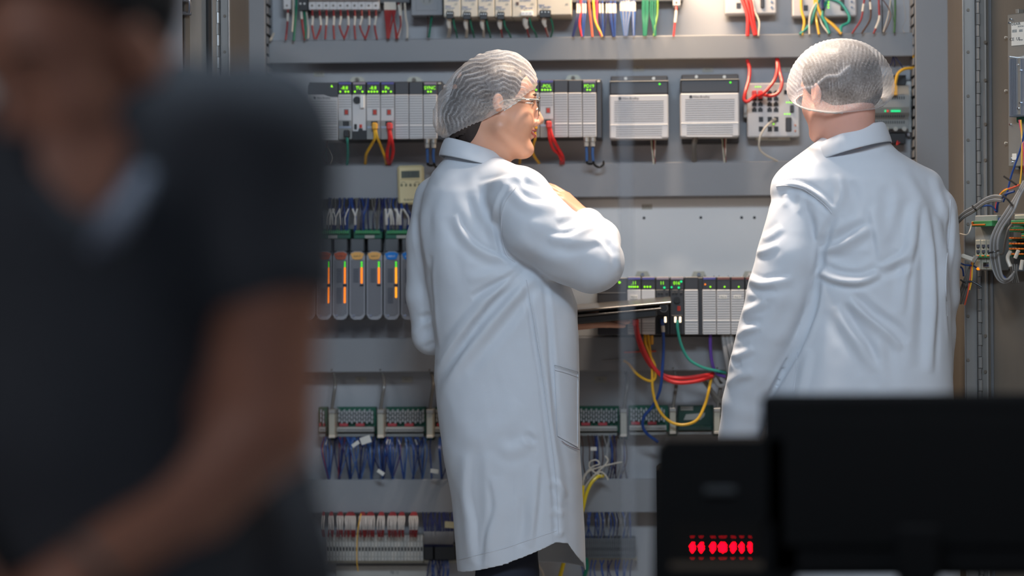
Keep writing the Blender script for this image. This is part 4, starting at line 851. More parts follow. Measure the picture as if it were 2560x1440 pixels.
# I/O station on door
t = thing('door_io_station', 'grey plug-in signal station with green terminals left of the cable bundle', 'signal station', dbase(2462, 678))
D().pb(2437, 538, 2494, 676, .0, .05, .002).build('base', M['term_grey'], t)
for k in range(3): D().pb(2438.5 + k * 13.5, 600, 2451 + k * 13.5, 674, .04, .060, .001).build('card', M['tab'], t)
D().pb(2429, 552, 2480, 566, .03, .085, .001).build('terminal_row', M['green_term'], t); D().pb(2429, 560, 2462, 564, .03, .088, .0006).build('orange_levers', M['orange_tab'], t)
D().pb(2428, 554, 2432, 562, .03, .088, .001).build('orange_end', M['orange_tab'], t)
for k in range(3):
    for y in (611, 625): D().pb(2440.5 + k * 13.5, y, 2449 + k * 13.5, y + 8, .059, .0612, .0003).build('marker_window', M['off_led'], t)
    for y in (617, 631): D().pb(2443 + k * 13.5, y, 2446 + k * 13.5, y + 4, .060, .0618, .0003).build('slot', M['black'], t)
    D().pb(2437 + k * 13, 638, 2449 + k * 13, 644, .04, .07, .001).build('green_plug', M['green_term'], t); D().pb(2440 + k * 13, 638, 2447 + k * 13, 641, .04, .072, .0006).build('orange_lever', M['orange_tab'], t)
D().pb(2457, 656, 2472, 668, .055, .064, .001).build('metal_clip', M['chrome'], t)
D().pcyl(2444, 672, .055, .062, .003, 8).build('lamp', M['led_orange'], t)
t = thing('door_io_station', 'signal station at the right edge with rows of orange levers', 'signal station', dbase(2556, 690))
D().pb(2533, 532, 2640, 678, .0, .04, .002).build('base', M['duct_dark'], t)
D().pb(2535, 535, 2640, 548, .04, .055, .002).build('head', M['tab'], t)
for y, x0, n in ((550, 2527, 12), (567, 2523, 8), (582, 2553, 4)):
    D().pb(x0, y, x0 + n * 4.2, y + 13, .03, .085, .001).build('terminal_row', M['green_term'], t)
    for k in range(n): D().pb(x0 + .5 + k * 4.2, y + 6, x0 + 3.6 + k * 4.2, y + 9, .08, .088, .0004).build('orange_lever', M['orange_tab'], t)
for y in (593, 607, 620, 633):
    for k in range(6): 
        D().pb(2522 + k * 7.5, y, 2528 + k * 7.5, y + 4, .05, .08, .0005).build('orange_lever', M['orange_tab'], t)
    D().pb(2521, y + 4, 2600, y + 9, .04, .07, .0006).build('green_body', M['board'], t)
D().pb(2521, 672, 2528, 676, .04, .05, 0).build('black_tag', M['black'], t)
def dw(pts, r, m, l, name='harness_cable', **k): return wire(pts, r * .62, m, name, l, 'cable', fr=DR, **k)
# grey bundle: from behind the man, over the stations, round the loop
for k in range(4):
    o = k * 4.6
    dw([(2392, 548 + o, .12), (2410, 530 + o, .13), (2436, 515 + o, .14), (2462, 497 + o * .9, .15), (2484, 489 + o, .15), (2504, 490 + o, .16)], .0036, ('w_grey', 'w_dgrey')[k % 2], ('topmost', 'second', 'third', 'lowest')[k] + ' grey cable of the arched bundle right of the man')
for k in range(5):
    o = k * 4.8
    dw([(2560 + o * .6, 452, .15), (2540 + o * .5, 490, .16), (2514 + o, 530, .17), (2490 + o * .9, 568, .17), (2477 + o * .9, 605, .17), (2478 + o, 650, .16), (2490 + o * .8, 690, .15), (2508 + o * .5, 706 - o * .4, .14), (2530, 697 - o * .5, .12), (2536, 680, .1)], .0042, ('w_grey', 'w_dgrey')[k % 2], ('outermost', 'second', 'third', 'fourth', 'innermost')[k] + ' grey cable of the big hanging loop at the right edge')
dw([(2500, 545, .13), (2491, 590, .14), (2490, 635, .14), (2500, 680, .13), (2516, 700, .12)], .0052, 'w_blue', 'thick blue cable inside the big grey loop')
dw([(2392, 560, .11), (2420, 535, .12), (2452, 517, .12), (2478, 515, .12), (2490, 528, .12)], .0034, 'w_blue', 'blue cable under the arched grey bundle'); dw([(2492, 530, .1), (2496, 505, .11), (2515, 486, .12), (2536, 478, .12)], .0048, 'w_blue', 'blue cable rising toward the upper bundle tie')
dw([(2562, 325, .1), (2552, 370, .1), (2540, 405, .1), (2528, 440, .1), (2518, 480, .1), (2508, 505, .1)], .0036, 'w_blue', 'long blue cable running down from the aluminium device')
dw([(2552, 300, .09), (2555, 350, .1), (2554, 420, .1), (2550, 460, .1)], .003, 'w_yellow', 'yellow cable running down from the aluminium device'); dw([(2548, 300, .09), (2558, 360, .1), (2562, 440, .1)], .003, 'w_magenta', 'magenta cable running down from the aluminium device')
dw([(2500, 486, .12), (2512, 475, .13), (2530, 470, .13), (2548, 462, .13)], .0034, 'w_orange', 'orange cable over the bundle tie'); dw([(2500, 488, .13), (2508, 479, .14), (2520, 472, .14)], .003, 'w_yellow', 'yellow cable beside the orange cable over the tie'); dw([(2493, 495, .1), (2491, 512, .1), (2488, 530, .1)], .003, 'w_red', 'short red cable dropping behind the arched bundle')
dw([(2400, 584, .09), (2416, 587, .1), (2424, 578, .1), (2429, 562, .09)], .0024, 'w_offwhite', 'white wire joining the left green terminal row'); dw([(2530, 560, .09), (2520, 575, .1), (2514, 600, .1), (2508, 632, .1), (2500, 636, .1)], .004, 'w_dgrey', 'grey cable from the right station back into the loop')
for k in range(4): dw([(2436 + k * 3, 640, .08), (2424 + k * 2, 668, .09), (2406 + k * 5, 710, .09), (2390 + k * 6, 760, .08)], .0036, 'w_dgrey', ('first', 'second', 'third', 'fourth')[k] + ' dark grey cable falling beside the right sleeve')
dw([(2430, 655, .1), (2426, 690, .1), (2420, 730, .1), (2412, 762, .09)], .0028, 'w_orange', 'orange cable falling beside the right sleeve'); dw([(2432, 650, .1), (2429, 700, .1), (2424, 725, .1)], .0028, 'w_yellow', 'short yellow cable falling beside the right sleeve')
dw([(2398, 656, .09), (2412, 662, .1), (2430, 664, .1), (2440, 668, .08)], .0034, 'w_blue', 'blue cable crossing low beside the right sleeve'); dw([(2396, 664, .09), (2406, 672, .09), (2409, 690, .08)], .0034, 'w_blue', 'blue cable end curling low beside the right sleeve')
for P, l in (([(2406, 640, .12), (2434, 650, .12)], 'large white cable marker tube beside the right sleeve'), ([(2526, 628, .12), (2519, 645, .12), (2526, 667, .12)], 'bent white marker tube under the right station'), ([(2546, 626, .12), (2538, 645, .12)], 'short white marker tube right of the bent one'), ([(2556, 650, .12), (2552, 674, .12)], 'white marker tube at the right picture edge')):
    wire(P, .0058 if 'large' in l else .0042, 'w_offwhite', 'marker_tube', l, 'marker', fr=DR)
for P, l in (([(2508, 489, .175), (2520, 500, .18), (2533, 514, .175)], 'black cable tie around the upper grey bundle'), ([(2473, 632, .18), (2484, 630, .185), (2498, 626, .175)], 'black cable tie around the hanging loop'), ([(2510, 441, .15), (2530, 454, .16), (2541, 462, .165)], 'black cable tie with a long tail near the top'), ([(2431, 515, .16), (2437, 522, .165), (2440, 526, .155)], 'black cable tie around the arched grey bundle'), ([(2402, 700, .1), (2412, 706, .11), (2430, 704, .1), (2454, 717, .09)], 'black cable tie with a long tail at the falling cables')):
    wire(P, .0022, 'w_bk', 'cable_tie', l, 'cable tie', fr=DR)
for k in range(4): dw([(2524 + k * 6, 660, .1), (2530 + k * 4, 685, .1), (2532 + k * 5, 706, .09)], .003, 'w_dgrey', ('first', 'second', 'third', 'fourth')[k] + ' dark cable tail below the white marker tubes')
# ================================================================== left door device
p = DL.M @ DL.at(450, 60, 0)
t = thing('door_meter', 'grey box with bright metal latches on the open left door', 'device', tuple(p))
MB(DL).pb(395, -120, 458, 210, .0, .05, .003).build('case', M['io_grey'], t)
MB(DL).pb(462, -120, 476, 400, .0, .03, .002).build('conduit', M['steel_dark'], t)
for y in (0, 33): MB(DL).pb(450, y - 5, 480, y + 5, .03, .045, .002).build('latch', M['chrome'], t)
MB(DL).tube([DL.at(472, -20, .05), DL.at(474, 10, .055), DL.at(473, 33, .05)], .0035, 8).build('latch_rod', M['chrome'], t)
# ================================================================== volume modelling for people and clothes
class Vol:
    def __init__(s, xs, ys, zs): s.a = (np.asarray(xs), np.asarray(ys), np.asarray(zs)); s.d = np.full([len(v) for v in s.a], .05, np.float32)
    def sub(s, lo, hi, m=.02):
        sl = []
        for v, l, h in zip(s.a, lo, hi):
            i, j = np.searchsorted(v, l - m), np.searchsorted(v, h + m); sl.append(slice(max(0, i - 1), min(len(v), j + 1)))
        X, Y, Z = (s.a[i][sl[i]] for i in range(3))
        return tuple(sl), X[:, None, None], Y[None, :, None], Z[None, None, :]
    def mix(s, sl, f, k, cut=False):
        c = s.d[sl]; f = np.broadcast_to(f, c.shape).astype(np.float32)
        if cut:
            f = -f; r = np.maximum(c, f)
            if k: h = np.maximum(k - np.abs(c - f), 0) / k; r = r + h * h * k / 4
        else:
            r = np.minimum(c, f)
            if k: h = np.maximum(k - np.abs(c - f), 0) / k; r = r - h * h * k / 4
        s.d[sl] = r
    def cone(s, a, b, r1, r2, k=.01, cut=False, fl=1.0, fax=None):
        a, b = np.array(a, float), np.array(b, float); R = max(r1, r2) * max(1, 1 / fl)
        sl, X, Y, Z = s.sub(np.minimum(a, b) - R, np.maximum(a, b) + R)
        u = b - a; L = max(u @ u, 1e-9)
        t = np.clip(((X - a[0]) * u[0] + (Y - a[1]) * u[1] + (Z - a[2]) * u[2]) / L, 0, 1)
        dx, dy, dz = X - a[0] - t * u[0], Y - a[1] - t * u[1], Z - a[2] - t * u[2]
        if fax is not None:
            q = dx * fax[0] + dy * fax[1] + dz * fax[2]; e = np.sqrt(np.maximum(dx * dx + dy * dy + dz * dz - q * q + (q / fl) ** 2, 0))
        else: e = np.sqrt(dx * dx + dy * dy + dz * dz)
        s.mix(sl, e - (r1 + (r2 - r1) * t), k, cut)
    def chain(s, P, R, k=.01, **kw):
        for i in range(len(P) - 1): s.cone(P[i], P[i + 1], R[i], R[i + 1], k, **kw)
    def ell(s, c, r, k=.01, cut=False, A=None):
        c = np.array(c, float); r = np.array(r, float); R = r.max() if A is not None else r
        sl, X, Y, Z = s.sub(c - R, c + R)
        x, y, z = X - c[0], Y - c[1], Z - c[2]
        if A is not None:
            A = np.array(A, float)     # columns = axes
            x, y, z = (x * A[0, i] + y * A[1, i] + z * A[2, i] for i in range(3))
        n = np.sqrt((x / r[0]) ** 2 + (y / r[1]) ** 2 + (z / r[2]) ** 2) + 1e-6
        g = np.sqrt((x / r[0] ** 2) ** 2 + (y / r[1] ** 2) ** 2 + (z / r[2] ** 2) ** 2) + 1e-6
        s.mix(sl, n * (n - 1) / g, k, cut)
    def loft(s, z, xl, xr, yc, b, k=.01, p=2.3):
        """stack of rounded sections: left/right edges, depth centre, half depth by height"""
        z = np.array(z); o = np.argsort(z); z = z[o]; xl, xr, yc, b = (np.array(v, float)[o] for v in (xl, xr, yc, b))
        sl, X, Y, Z = s.sub((xl.min(), (yc - b).min(), z[0]), (xr.max(), (yc + b).max(), z[-1]))
        Zf = Z.ravel(); L, R_, C, B = (np.interp(Zf, z, v)[None, None, :] for v in (xl, xr, yc, b))
        cx, a = (L + R_) / 2, (R_ - L) / 2
        n = (np.abs((X - cx) / a) ** p + np.abs((Y - C) / B) ** p) ** (1 / p)
        f = (n - 1) * np.minimum(a, B) * .9
        f = np.maximum(f, np.maximum(z[0] - Z, Z - z[-1]))
        s.mix(sl, f, k)
    def mesh(s):
        g = openvdb.FloatGrid(.05); g.copyFromArray(np.ascontiguousarray(s.d)); p, q = g.convertToQuads(0.0)
        p = np.array(p, float); q = np.array(q, int)
        V = np.stack([np.interp(p[:, i], np.arange(len(s.a[i])), s.a[i]) for i in range(3)], 1)
        a, b, c = V[q[:, 0]], V[q[:, 1]], V[q[:, 2]]
        if np.einsum('ij,ij->i', np.cross(b - a, c - a), a - V.mean(0)).sum() < 0: q = q[:, ::-1].copy()
        return V, q
def normals(V, q):
    n = np.cross(V[q[:, 2]] - V[q[:, 0]], V[q[:, 3]] - V[q[:, 1]]); N = np.zeros_like(V)
    for i in range(4): np.add.at(N, q[:, i], n)
    return N / (np.linalg.norm(N, axis=1, keepdims=True) + 1e-12)
def smooth(V, q, it=1, lam=.5):
    e = np.concatenate([q[:, [0, 1]], q[:, [1, 2]], q[:, [2, 3]], q[:, [3, 0]]]); e = np.concatenate([e, e[:, ::-1]])
    cnt = np.bincount(e[:, 0], minlength=len(V))[:, None].clip(1)
    for _ in range(it):
        S = np.stack([np.bincount(e[:, 0], V[e[:, 1], i], len(V)) for i in range(3)], 1); V = V + lam * (S / cnt - V)
    return V
def keep(V, q, mask):
    f = mask[q].all(1); q = q[f]; u, inv = np.unique(q, return_inverse=True)
    return V[u], inv.reshape(-1, 4), u
def smp(x): return x
def folds(V, q, lines, Yp, facing=-.05):
    """press creases and ridges into the cloth along lines lying on the garment"""
    N = normals(V, q); w = np.clip((-N[:, 1] - facing) * 2.2, 0, 1); D = np.zeros(len(V))
    for ln in lines:
        pts, amp, wid = ln[0], ln[1], ln[2]; skew = ln[3] if len(ln) > 3 else 0
        P = np.array([[at(x, y, Yp).x, at(x, y, Yp).z] for x, y in pts]); P = np.array([[v.x, v.z] for v in spline([Vector((a, 0, b)) for a, b in P], 5)])
        seg = np.diff(P, axis=0); sl = np.hypot(*seg.T); cum = np.concatenate([[0], np.cumsum(sl)])
        bd = np.full(len(V), 9.0); bt = np.zeros(len(V)); bs = np.zeros(len(V))
        near = np.where((V[:, 0] > P[:, 0].min() - 4 * wid) & (V[:, 0] < P[:, 0].max() + 4 * wid) & (V[:, 2] > P[:, 1].min() - 4 * wid) & (V[:, 2] < P[:, 1].max() + 4 * wid))[0]
        if len(near) == 0: continue
        Q = V[near][:, [0, 2]]; d_ = bd[near]; t_ = bt[near]; s_ = bs[near]
        for i in range(len(seg)):
            r = Q - P[i]; t = np.clip((r @ seg[i]) / (sl[i] ** 2 + 1e-12), 0, 1); e = r - t[:, None] * seg[i]; d = np.hypot(e[:, 0], e[:, 1])
            m = d < d_; d_[m] = d[m]; t_[m] = (cum[i] + t[m] * sl[i]) / cum[-1]; s_[m] = np.sign(seg[i][0] * r[m, 1] - seg[i][1] * r[m, 0])
        x = d_ / wid * np.where(s_ > 0, 1 + skew, 1 - skew * .6)
        prof = np.exp(-x * x) - .45 * np.exp(-((x - 1.7) / .8) ** 2)
        D[near] += .78 * amp * prof * np.clip(np.sin(np.pi * np.clip(t_, 0, 1)), 0, 1) ** .45
    return V + N * (D * w)[:, None]
def ripple(V, q, amp, fr, seed=0, st=(1, 1, 1)):
    r = np.random.RandomState(seed); N = normals(V, q); s = np.zeros(len(V))
    U = V * np.array(st)
    for i in range(9):
        k = r.normal(size=3); k /= np.linalg.norm(k); f = fr * (.6 + r.rand() * 1.3); ph = r.rand() * 6.28
        s += np.sin(U @ k * f + ph + 1.2 * np.sin(U @ r.normal(size=3) * fr * .3 + ph * 2)) / 9
    return V + N * (s * amp)[:, None]
def vobj(name, V, q, m, parent=None, label=None, **kw):
    o = mesh_obj(name, V, q.tolist() if hasattr(q, 'tolist') else q, m, parent, smooth=True, **kw); 
    return props(o, label)
def bvh(V, q): return BVHTree.FromPolygons([tuple(v) for v in V], q.tolist())
def hit(T, px, py):
    d = ray(px, py).normalized(); h = T.ray_cast(CAM, d); return (h[0], h[1]) if h[0] is not None else (None, None)
def seam(T, pts, name, m, parent, r=.0011, off=.0004, k=8, label=None):
    P = []
    for v in spline([Vector((x, y, 0)) for x, y in pts], k):
        h, n = hit(T, v.x, v.y)
        if h is not None and (not P or (h - P[-1]).length < .06): P.append(h + n * off)
    if len(P) > 2: return props(MB().tube(P, r, 6).build(name, m, parent), label)
def patch(T, quad, name, m, parent, nx=14, ny=18, off=.002, label=None):
    a, b, c, d = [Vector((*p, 0)) for p in quad]; V = []; ok = True
    for j in range(ny + 1):
        for i in range(nx + 1):
            p = a.lerp(b, i / nx).lerp(d.lerp(c, i / nx), j / ny); h, n = hit(T, p.x, p.y)
            if h is None: h, n = V[-1], Vector((0, -1, 0))
            else: h = h + n * off
            V.append(h)
    n1 = (nx + 1) * (ny + 1); back = [v + Vector((0, .003, 0)) for v in V]
    f = [[j * (nx + 1) + i, j * (nx + 1) + i + 1, (j + 1) * (nx + 1) + i + 1, (j + 1) * (nx + 1) + i] for j in range(ny) for i in range(nx)]
    rim = [i for i in range(nx + 1)] + [(j) * (nx + 1) + nx for j in range(1, ny + 1)] + [ny * (nx + 1) + i for i in range(nx - 1, -1, -1)] + [j * (nx + 1) for j in range(ny - 1, 0, -1)]
    f2 = [[rim[i], rim[(i + 1) % len(rim)], rim[(i + 1) % len(rim)] + n1, rim[i] + n1] for i in range(len(rim))]
    o = mesh_obj(name, V + back, f + f2, m, parent, smooth=True)
    return props(o, label)
def shell(o, th):
    md = o.modifiers.new('thickness', 'SOLIDIFY'); md.thickness = th; md.offset = -1; return o
def grid(lo, hi, h, fine=()):
    """axis samples with finer spacing inside the given (a, b, step) ranges"""
    out = []; v = lo
    while v < hi:
        out.append(v); st = h
        for a, b, s_ in fine:
            if a - 1e-6 <= v < b: st = min(st, s_)
        v += st
    return np.array(out)
defm('skin_w', (214, 160, 132), .42, var=.05, scale=40, sss=.15, bump=.03, bscale=400)
defm('skin_m', (222, 168, 150), .45, var=.05, scale=40, sss=.15)
defm('skin_f', (172, 118, 92), .5, var=.05, scale=30, sss=.1)
defm('lips', (176, 92, 84), .35); defm('teeth', (235, 230, 220), .2); defm('eye_white', (225, 220, 215), .15); defm('iris', (60, 42, 30), .15)
defm('brow', (70, 48, 36), .7)
defm('coat', (226, 231, 238), .55, var=.012, scale=6, bump=.10, bscale=900, sheen=.15)
defm('coat_stitch', (205, 208, 214), .6); defm('stitch_red', (120, 80, 78), .7)
defm('navy', (22, 28, 44), .8, var=.08, scale=60); defm('dark_trousers', (30, 31, 36), .8); defm('shoe', (20, 20, 21), .4); defm('sole', (50, 50, 50), .7)
defm('hair_w', (52, 42, 38), .45, var=.3, scale=60, stretch=(1, 1, .25), bump=.4, bscale=150); defm('hair_m', (60, 48, 40), .5, var=.3, scale=60, bump=.3, bscale=150)
defm('tshirt', (62, 65, 69), .85, var=.06, scale=20); defm('hair_f', (22, 18, 16), .6); defm('watch', (120, 118, 112), .3, .6); defm('collar_blue', (120, 126, 138), .7)
defm('laptop', (52, 52, 52), .38, .3, var=.03); defm('laptop_top', (98, 94, 90), .32, .5, var=.03); defm('glasses', (110, 104, 98), .25, .8)
def cloth(k):
    m = M[k]; N = m.node_tree.nodes; L = m.node_tree.links; p = N['Principled BSDF']; out = N['Material Output']
    t = N.new('ShaderNodeBsdfTranslucent'); t.inputs[0].default_value = (.80, .80, .80, 1); x = N.new('ShaderNodeMixShader'); x.inputs[0].default_value = .22
    L.new(p.outputs[0], x.inputs[1]); L.new(t.outputs[0], x.inputs[2]); L.new(x.outputs[0], out.inputs['Surface'])
cloth('coat')
def gauze(name, att='w', density=.42):
    m = bpy.data.materials.new(name); m.use_nodes = True; N = m.node_tree.nodes; L = m.node_tree.links; N.clear()
    out = N.new('ShaderNodeOutputMaterial'); mx = N.new('ShaderNodeMixShader'); tr = N.new('ShaderNodeBsdfTransparent')
    df = N.new('ShaderNodeBsdfDiffuse'); df.inputs[0].default_value = (.86, .86, .88, 1); tl = N.new('ShaderNodeBsdfTranslucent'); tl.inputs[0].default_value = (.86, .86, .88, 1)
    m2 = N.new('ShaderNodeMixShader'); m2.inputs[0].default_value = .3; L.new(df.outputs[0], m2.inputs[1]); L.new(tl.outputs[0], m2.inputs[2])
    a = N.new('ShaderNodeAttribute'); a.attribute_name = att
    tc = N.new('ShaderNodeTexCoord'); n1 = N.new('ShaderNodeTexNoise'); n1.inputs['Scale'].default_value = 260; n1.inputs['Detail'].default_value = 3; L.new(tc.outputs['Object'], n1.inputs['Vector'])
    n2 = N.new('ShaderNodeTexNoise'); n2.inputs['Scale'].default_value = 28; n2.inputs['Detail'].default_value = 3; L.new(tc.outputs['Object'], n2.inputs['Vector'])
    def math_(op, x, y):
        q = N.new('ShaderNodeMath'); q.operation = op
        for i, v in enumerate((x, y)):
            if isinstance(v, (int, float)): q.inputs[i].default_value = v
            else: L.new(v, q.inputs[i])
        return q.outputs[0]
    f = math_('ADD', math_('MULTIPLY', a.outputs['Fac'], .62), density - .34)
    f = math_('ADD', f, math_('MULTIPLY', n1.outputs['Fac'], .42)); f = math_('ADD', f, math_('MULTIPLY', n2.outputs['Fac'], .24))
    lw = N.new('ShaderNodeLayerWeight'); lw.inputs[0].default_value = .35
    f = math_('ADD', f, math_('MULTIPLY', lw.outputs['Facing'], .30))
    q = N.new('ShaderNodeClamp'); L.new(f, q.inputs[0]); q.inputs['Max'].default_value = .97
    L.new(q.outputs[0], mx.inputs[0]); L.new(tr.outputs[0], mx.inputs[1]); L.new(m2.outputs[0], mx.inputs[2]); L.new(mx.outputs[0], out.inputs[0])
    M[name] = m
gauze('gauze', density=.18)
class HeadFrame:
    def __init__(s, o, yaw, pitch=0, roll=0, sc=1.0):
        """o: point between the eyes inside the head; yaw: direction the face points, degrees from +x towards +y"""
        s.R = Matrix.Rotation(math.radians(yaw), 3, 'Z') @ Matrix.Rotation(math.radians(-pitch), 3, 'Y') @ Matrix.Rotation(math.radians(roll), 3, 'X'); s.o = Vector(o); s.sc = sc
        s.A = np.array([list(s.R @ Vector(v)) for v in ((1, 0, 0), (0, -1, 0), (0, 0, 1))]).T
    def p(s, f, l, u): return s.o + s.R @ (Vector((f, -l, u)) * s.sc)     # forward, own-right side positive, up
def head(v, h, es=1.0, eu=0.0):
    e = lambda c, r, k=.012, cut=False: v.ell(h.p(*c), np.array(r) * h.sc, k, cut, h.A)
    e((-.014, 0, .028), (.090, .071, .076)); e((.022, 0, -.03), (.060, .062, .086), .02); e((.036, 0, .018), (.049, .057, .052), .02)
    for s_ in (-1, 1):
        v.cone(h.p(-.004, s_ * .052, -.055), h.p(.055, s_ * .018, -.100), .020, .017, .025)
        e((.048, s_ * .034, -.038), (.026, .025, .030), .02)
        v.cone(h.p(.079, s_ * .014, .016), h.p(.068, s_ * .044, .014), .007, .006, .012)
        e((.084, s_ * .031, -.003), (.014, .017, .012), .012, True)
        e((.061, s_ * .031, -.002), (.0155, .0145, .0145), .004)
        e((-.012, s_ * .075, -.012 + eu), (.018 * es, .007, .031 * es), .006); e((-.006, s_ * .081, -.008 + eu), (.009 * es, .004, .018 * es), .003, True)
        e((.086, s_ * .0125, -.043), (.010, .0075, .0075), .005)
    e((.062, 0, -.104), (.021, .022, .016), .02)
    v.cone(h.p(.080, 0, .004), h.p(.097, 0, -.034), .0085, .0115, .010); 
    e((.076, 0, -.0575), (.0125, .022, .0065), .006); e((.0745, 0, -.0715), (.0125, .019, .0075), .006)
    e((.090, 0, -.0640), (.014, .021, .0022), .002, True)
def hand(v, w, d, n, curl=(.5, .5, .5, .5), thumb=1, sc=1.0, tcurl=.5, spread=.12):
    """w wrist, d towards the fingers, n back of the hand; thumb on the side thumb*(d x n)"""
    d = Vector(d).normalized(); n = Vector(n); n = (n - d * n.dot(d)).normalized(); s_ = d.cross(n) * thumb; w = Vector(w)
    P = lambda a, b, c: w + (d * a + s_ * b + n * c) * sc
    v.cone(P(-.03, 0, 0), P(.012, 0, 0), .026 * sc, .025 * sc, .01, fl=.75, fax=n)
    for b, l in ((.027, .082), (.009, .086), (-.010, .082), (-.027, .075)): v.cone(P(.005, b * .6, 0), P(l, b, 0), .0145 * sc, .0115 * sc, .012)
    for (b, l, seg), c in zip(((.029, .084, (.040, .024, .019)), (.0095, .089, (.044, .028, .020)), (-.0105, .084, (.041, .026, .019)), (-.029, .076, (.032, .020, .017))), curl):
        p = P(l, b, 0); a = 0; dirb = b * spread / .03
        for i, L in enumerate(seg):
            a += c * (0.9, 1.1, .8)[i]
            e = (d * math.cos(a) - n * math.sin(a) + s_ * dirb * .5).normalized(); q = p + e * L * sc
            v.cone(p, q, (.0095, .0085, .0076)[i] * sc, (.0085, .0076, .0066)[i] * sc, .002); p = q
    p = P(.018, .026, -.006); e = (d * .75 + s_ * .75 - n * .25).normalized()
    for i, L in enumerate((.042, .032, .026)):
        q = p + e * L * sc; v.cone(p, q, (.0135, .0105, .0092)[i] * sc, (.0105, .0092, .0075)[i] * sc, .005 if i else .012); p = q
        e = (e * 1.0 - n * .30 * tcurl - s_ * .45 * tcurl + d * .3).normalized()
def shoes(parent, feet, m='shoe'):
    for (x, y, ang) in feet:
        v = Vol(np.arange(x - .2, x + .2, .006), np.arange(y - .2, y + .2, .006), np.arange(-.02, .16, .006)); c, s_ = math.cos(ang), math.sin(ang); P = lambda a, z: (x + c * a, y + s_ * a, z)
        v.cone(P(-.06, .045), P(.10, .035), .042, .040, .01); v.cone(P(.10, .035), P(.15, .03), .040, .030, .01); v.cone(P(-.05, .05), P(-.03, .10), .044, .042, .02); v.d = np.maximum(v.d, (.012 - v.a[2])[None, None, :].astype(np.float32))
        V, q = v.mesh(); o = vobj('shoe', V, q, M[m], parent)
        mb = MB(); pr = [P(-.10, 0), P(.18, 0)]
        out = [(-.095, -.025), (-.10, .0), (-.095, .025), (-.05, .04), (.05, .038), (.11, .045), (.16, .03), (.18, 0), (.16, -.03), (.11, -.042), (.05, -.034), (-.05, -.036)]
        n = len(out); vv = [(x + c * a - s_ * b, y + s_ * a + c * b, z) for z in (.0, .016) for a, b in out]
        mb._a(vv, [list(range(n - 1, -1, -1)), list(range(n, 2 * n))] + [[i, (i + 1) % n, n + (i + 1) % n, n + i] for i in range(n)]).build('sole', M['sole'], o)
def cap(parent, parts, plane, pleat, h=.0028, label=None, band_w=.010, seed=0, bulge=None):
    """elastic hair cap: union of ellipsoids, cut open under a plane, with gathered pleats"""
    lo = np.min([np.array(c) - max(r) for c, r, A in parts], 0) - .02; hi = np.max([np.array(c) + max(r) for c, r, A in parts], 0) + .02
    v = Vol(*(np.arange(a, b, h) for a, b in zip(lo, hi)))
    for c, r, A in parts: v.ell(c, r, .045, A=A)
    V, q = v.mesh(); V = smooth(V, q, 3)
    o_, n_ = plane; dist = (V - np.array(o_)) @ np.array(n_)
    if bulge is not None: dist = dist + bulge(V)
    V, q, u = keep(V, q, dist > -.003); dist = dist[u]
    w, amp = pleat(V, dist); N = normals(V, q)
    V = V + N * (w * amp)[:, None]
    V = V - N * (np.clip(1 - dist / .03, 0, 1) ** 2 * .012)[:, None]
    b = np.clip(1 - dist / band_w, 0, 1)
    a = np.clip(np.maximum(w ** 2 * .8, b * 1.1) + .25 * np.clip(1 - dist / .05, 0, 1), 0, 1)
    o = vobj('hair_cap', V, q, M['gauze'], parent, label); at_ = o.data.attributes.new('w', 'FLOAT', 'POINT'); at_.data.foreach_set('value', a.astype(np.float32))
    # elastic seam along the rim
    e = np.concatenate([q[:, [0, 1]], q[:, [1, 2]], q[:, [2, 3]], q[:, [3, 0]]]); key = {}
    for x, y in e: key[(int(x), int(y))] = 1
    bd = {x: y for (x, y) in key if (y, x) not in key}
    best = []
    while bd:
        s0, nx = next(iter(bd.items())); loop = [s0]; del bd[s0]
        while nx in bd: loop.append(nx); nx = bd.pop(nx)
        if len(loop) > len(best): best = loop
    P = [Vector(V[i]) for i in best[::3]]
    if len(P) < 6: return o
    P = [(P[i - 1] + P[i] + P[(i + 1) % len(P)]) / 3 for i in range(len(P))]
    rr = [.0020 + .0009 * math.sin(i * 2.1) for i in range(len(P))]
    MB().tube(P + [P[0]], rr + [rr[0]], 6, False).build('elastic_rim', M['white'], o)
    return o
# ================================================================== the woman in the long coat
YW = -.42
A3 = lambda px, py, y=YW: np.array(at(px, py, y))
hw = HeadFrame(at(1243, 262, YW), 14)
bp = at(1290, 1400, YW); gx = bp.x
woman = thing('person', 'person in long white lab coat and pleated cap, in profile, holding a laptop', 'person', (gx, YW, 0))
# body: one continuous figure
S = {}
S['shr'] = A3(1305, 500, YW - .10); S['shl'] = A3(1090, 505, YW + .08)
S['elr'] = A3(1478, 652, YW - .10); S['wrr'] = A3(1468, 552, YW + .09)
S['ell'] = A3(1075, 838, YW + .07); S['wrl'] = A3(1395, 812, YW + .17)
hipz = .92; z0 = .08
zf = [(at(0, 430, YW).z, at(0, 120, YW).z, .0026), (at(0, 850, YW).z, at(0, 760, YW).z, .0035), (at(0, 600, YW).z, at(0, 480, YW).z, .0035)]
v = Vol(grid(gx - .35, gx + .35, .008, [(at(1100, 0, YW).x, at(1380, 0, YW).x, .003), (at(1380, 0, YW).x, at(1520, 0, YW).x, .0035)]), grid(YW - .26, YW + .34, .008, [(YW - .11, YW + .11, .003), (YW + .11, YW + .28, .0035)]), grid(.02, 1.80, .012, zf))
head(v, hw, .72, .012)
nb = A3(1178, 450)
v.cone(hw.p(-.030, 0, -.055), nb, .050, .056, .02)
v.cone(hw.p(.005, 0, -.09), A3(1205, 450), .036, .05, .02)
v.chain([A3(1120, 520, YW + .04), A3(1285, 515, YW - .06)], [.050, .050], .02)
v.chain([A3(1195, 520), A3(1210, 680), A3(1250, 880), A3(1270, 960)], [.075, .080, .080, .085], .03)
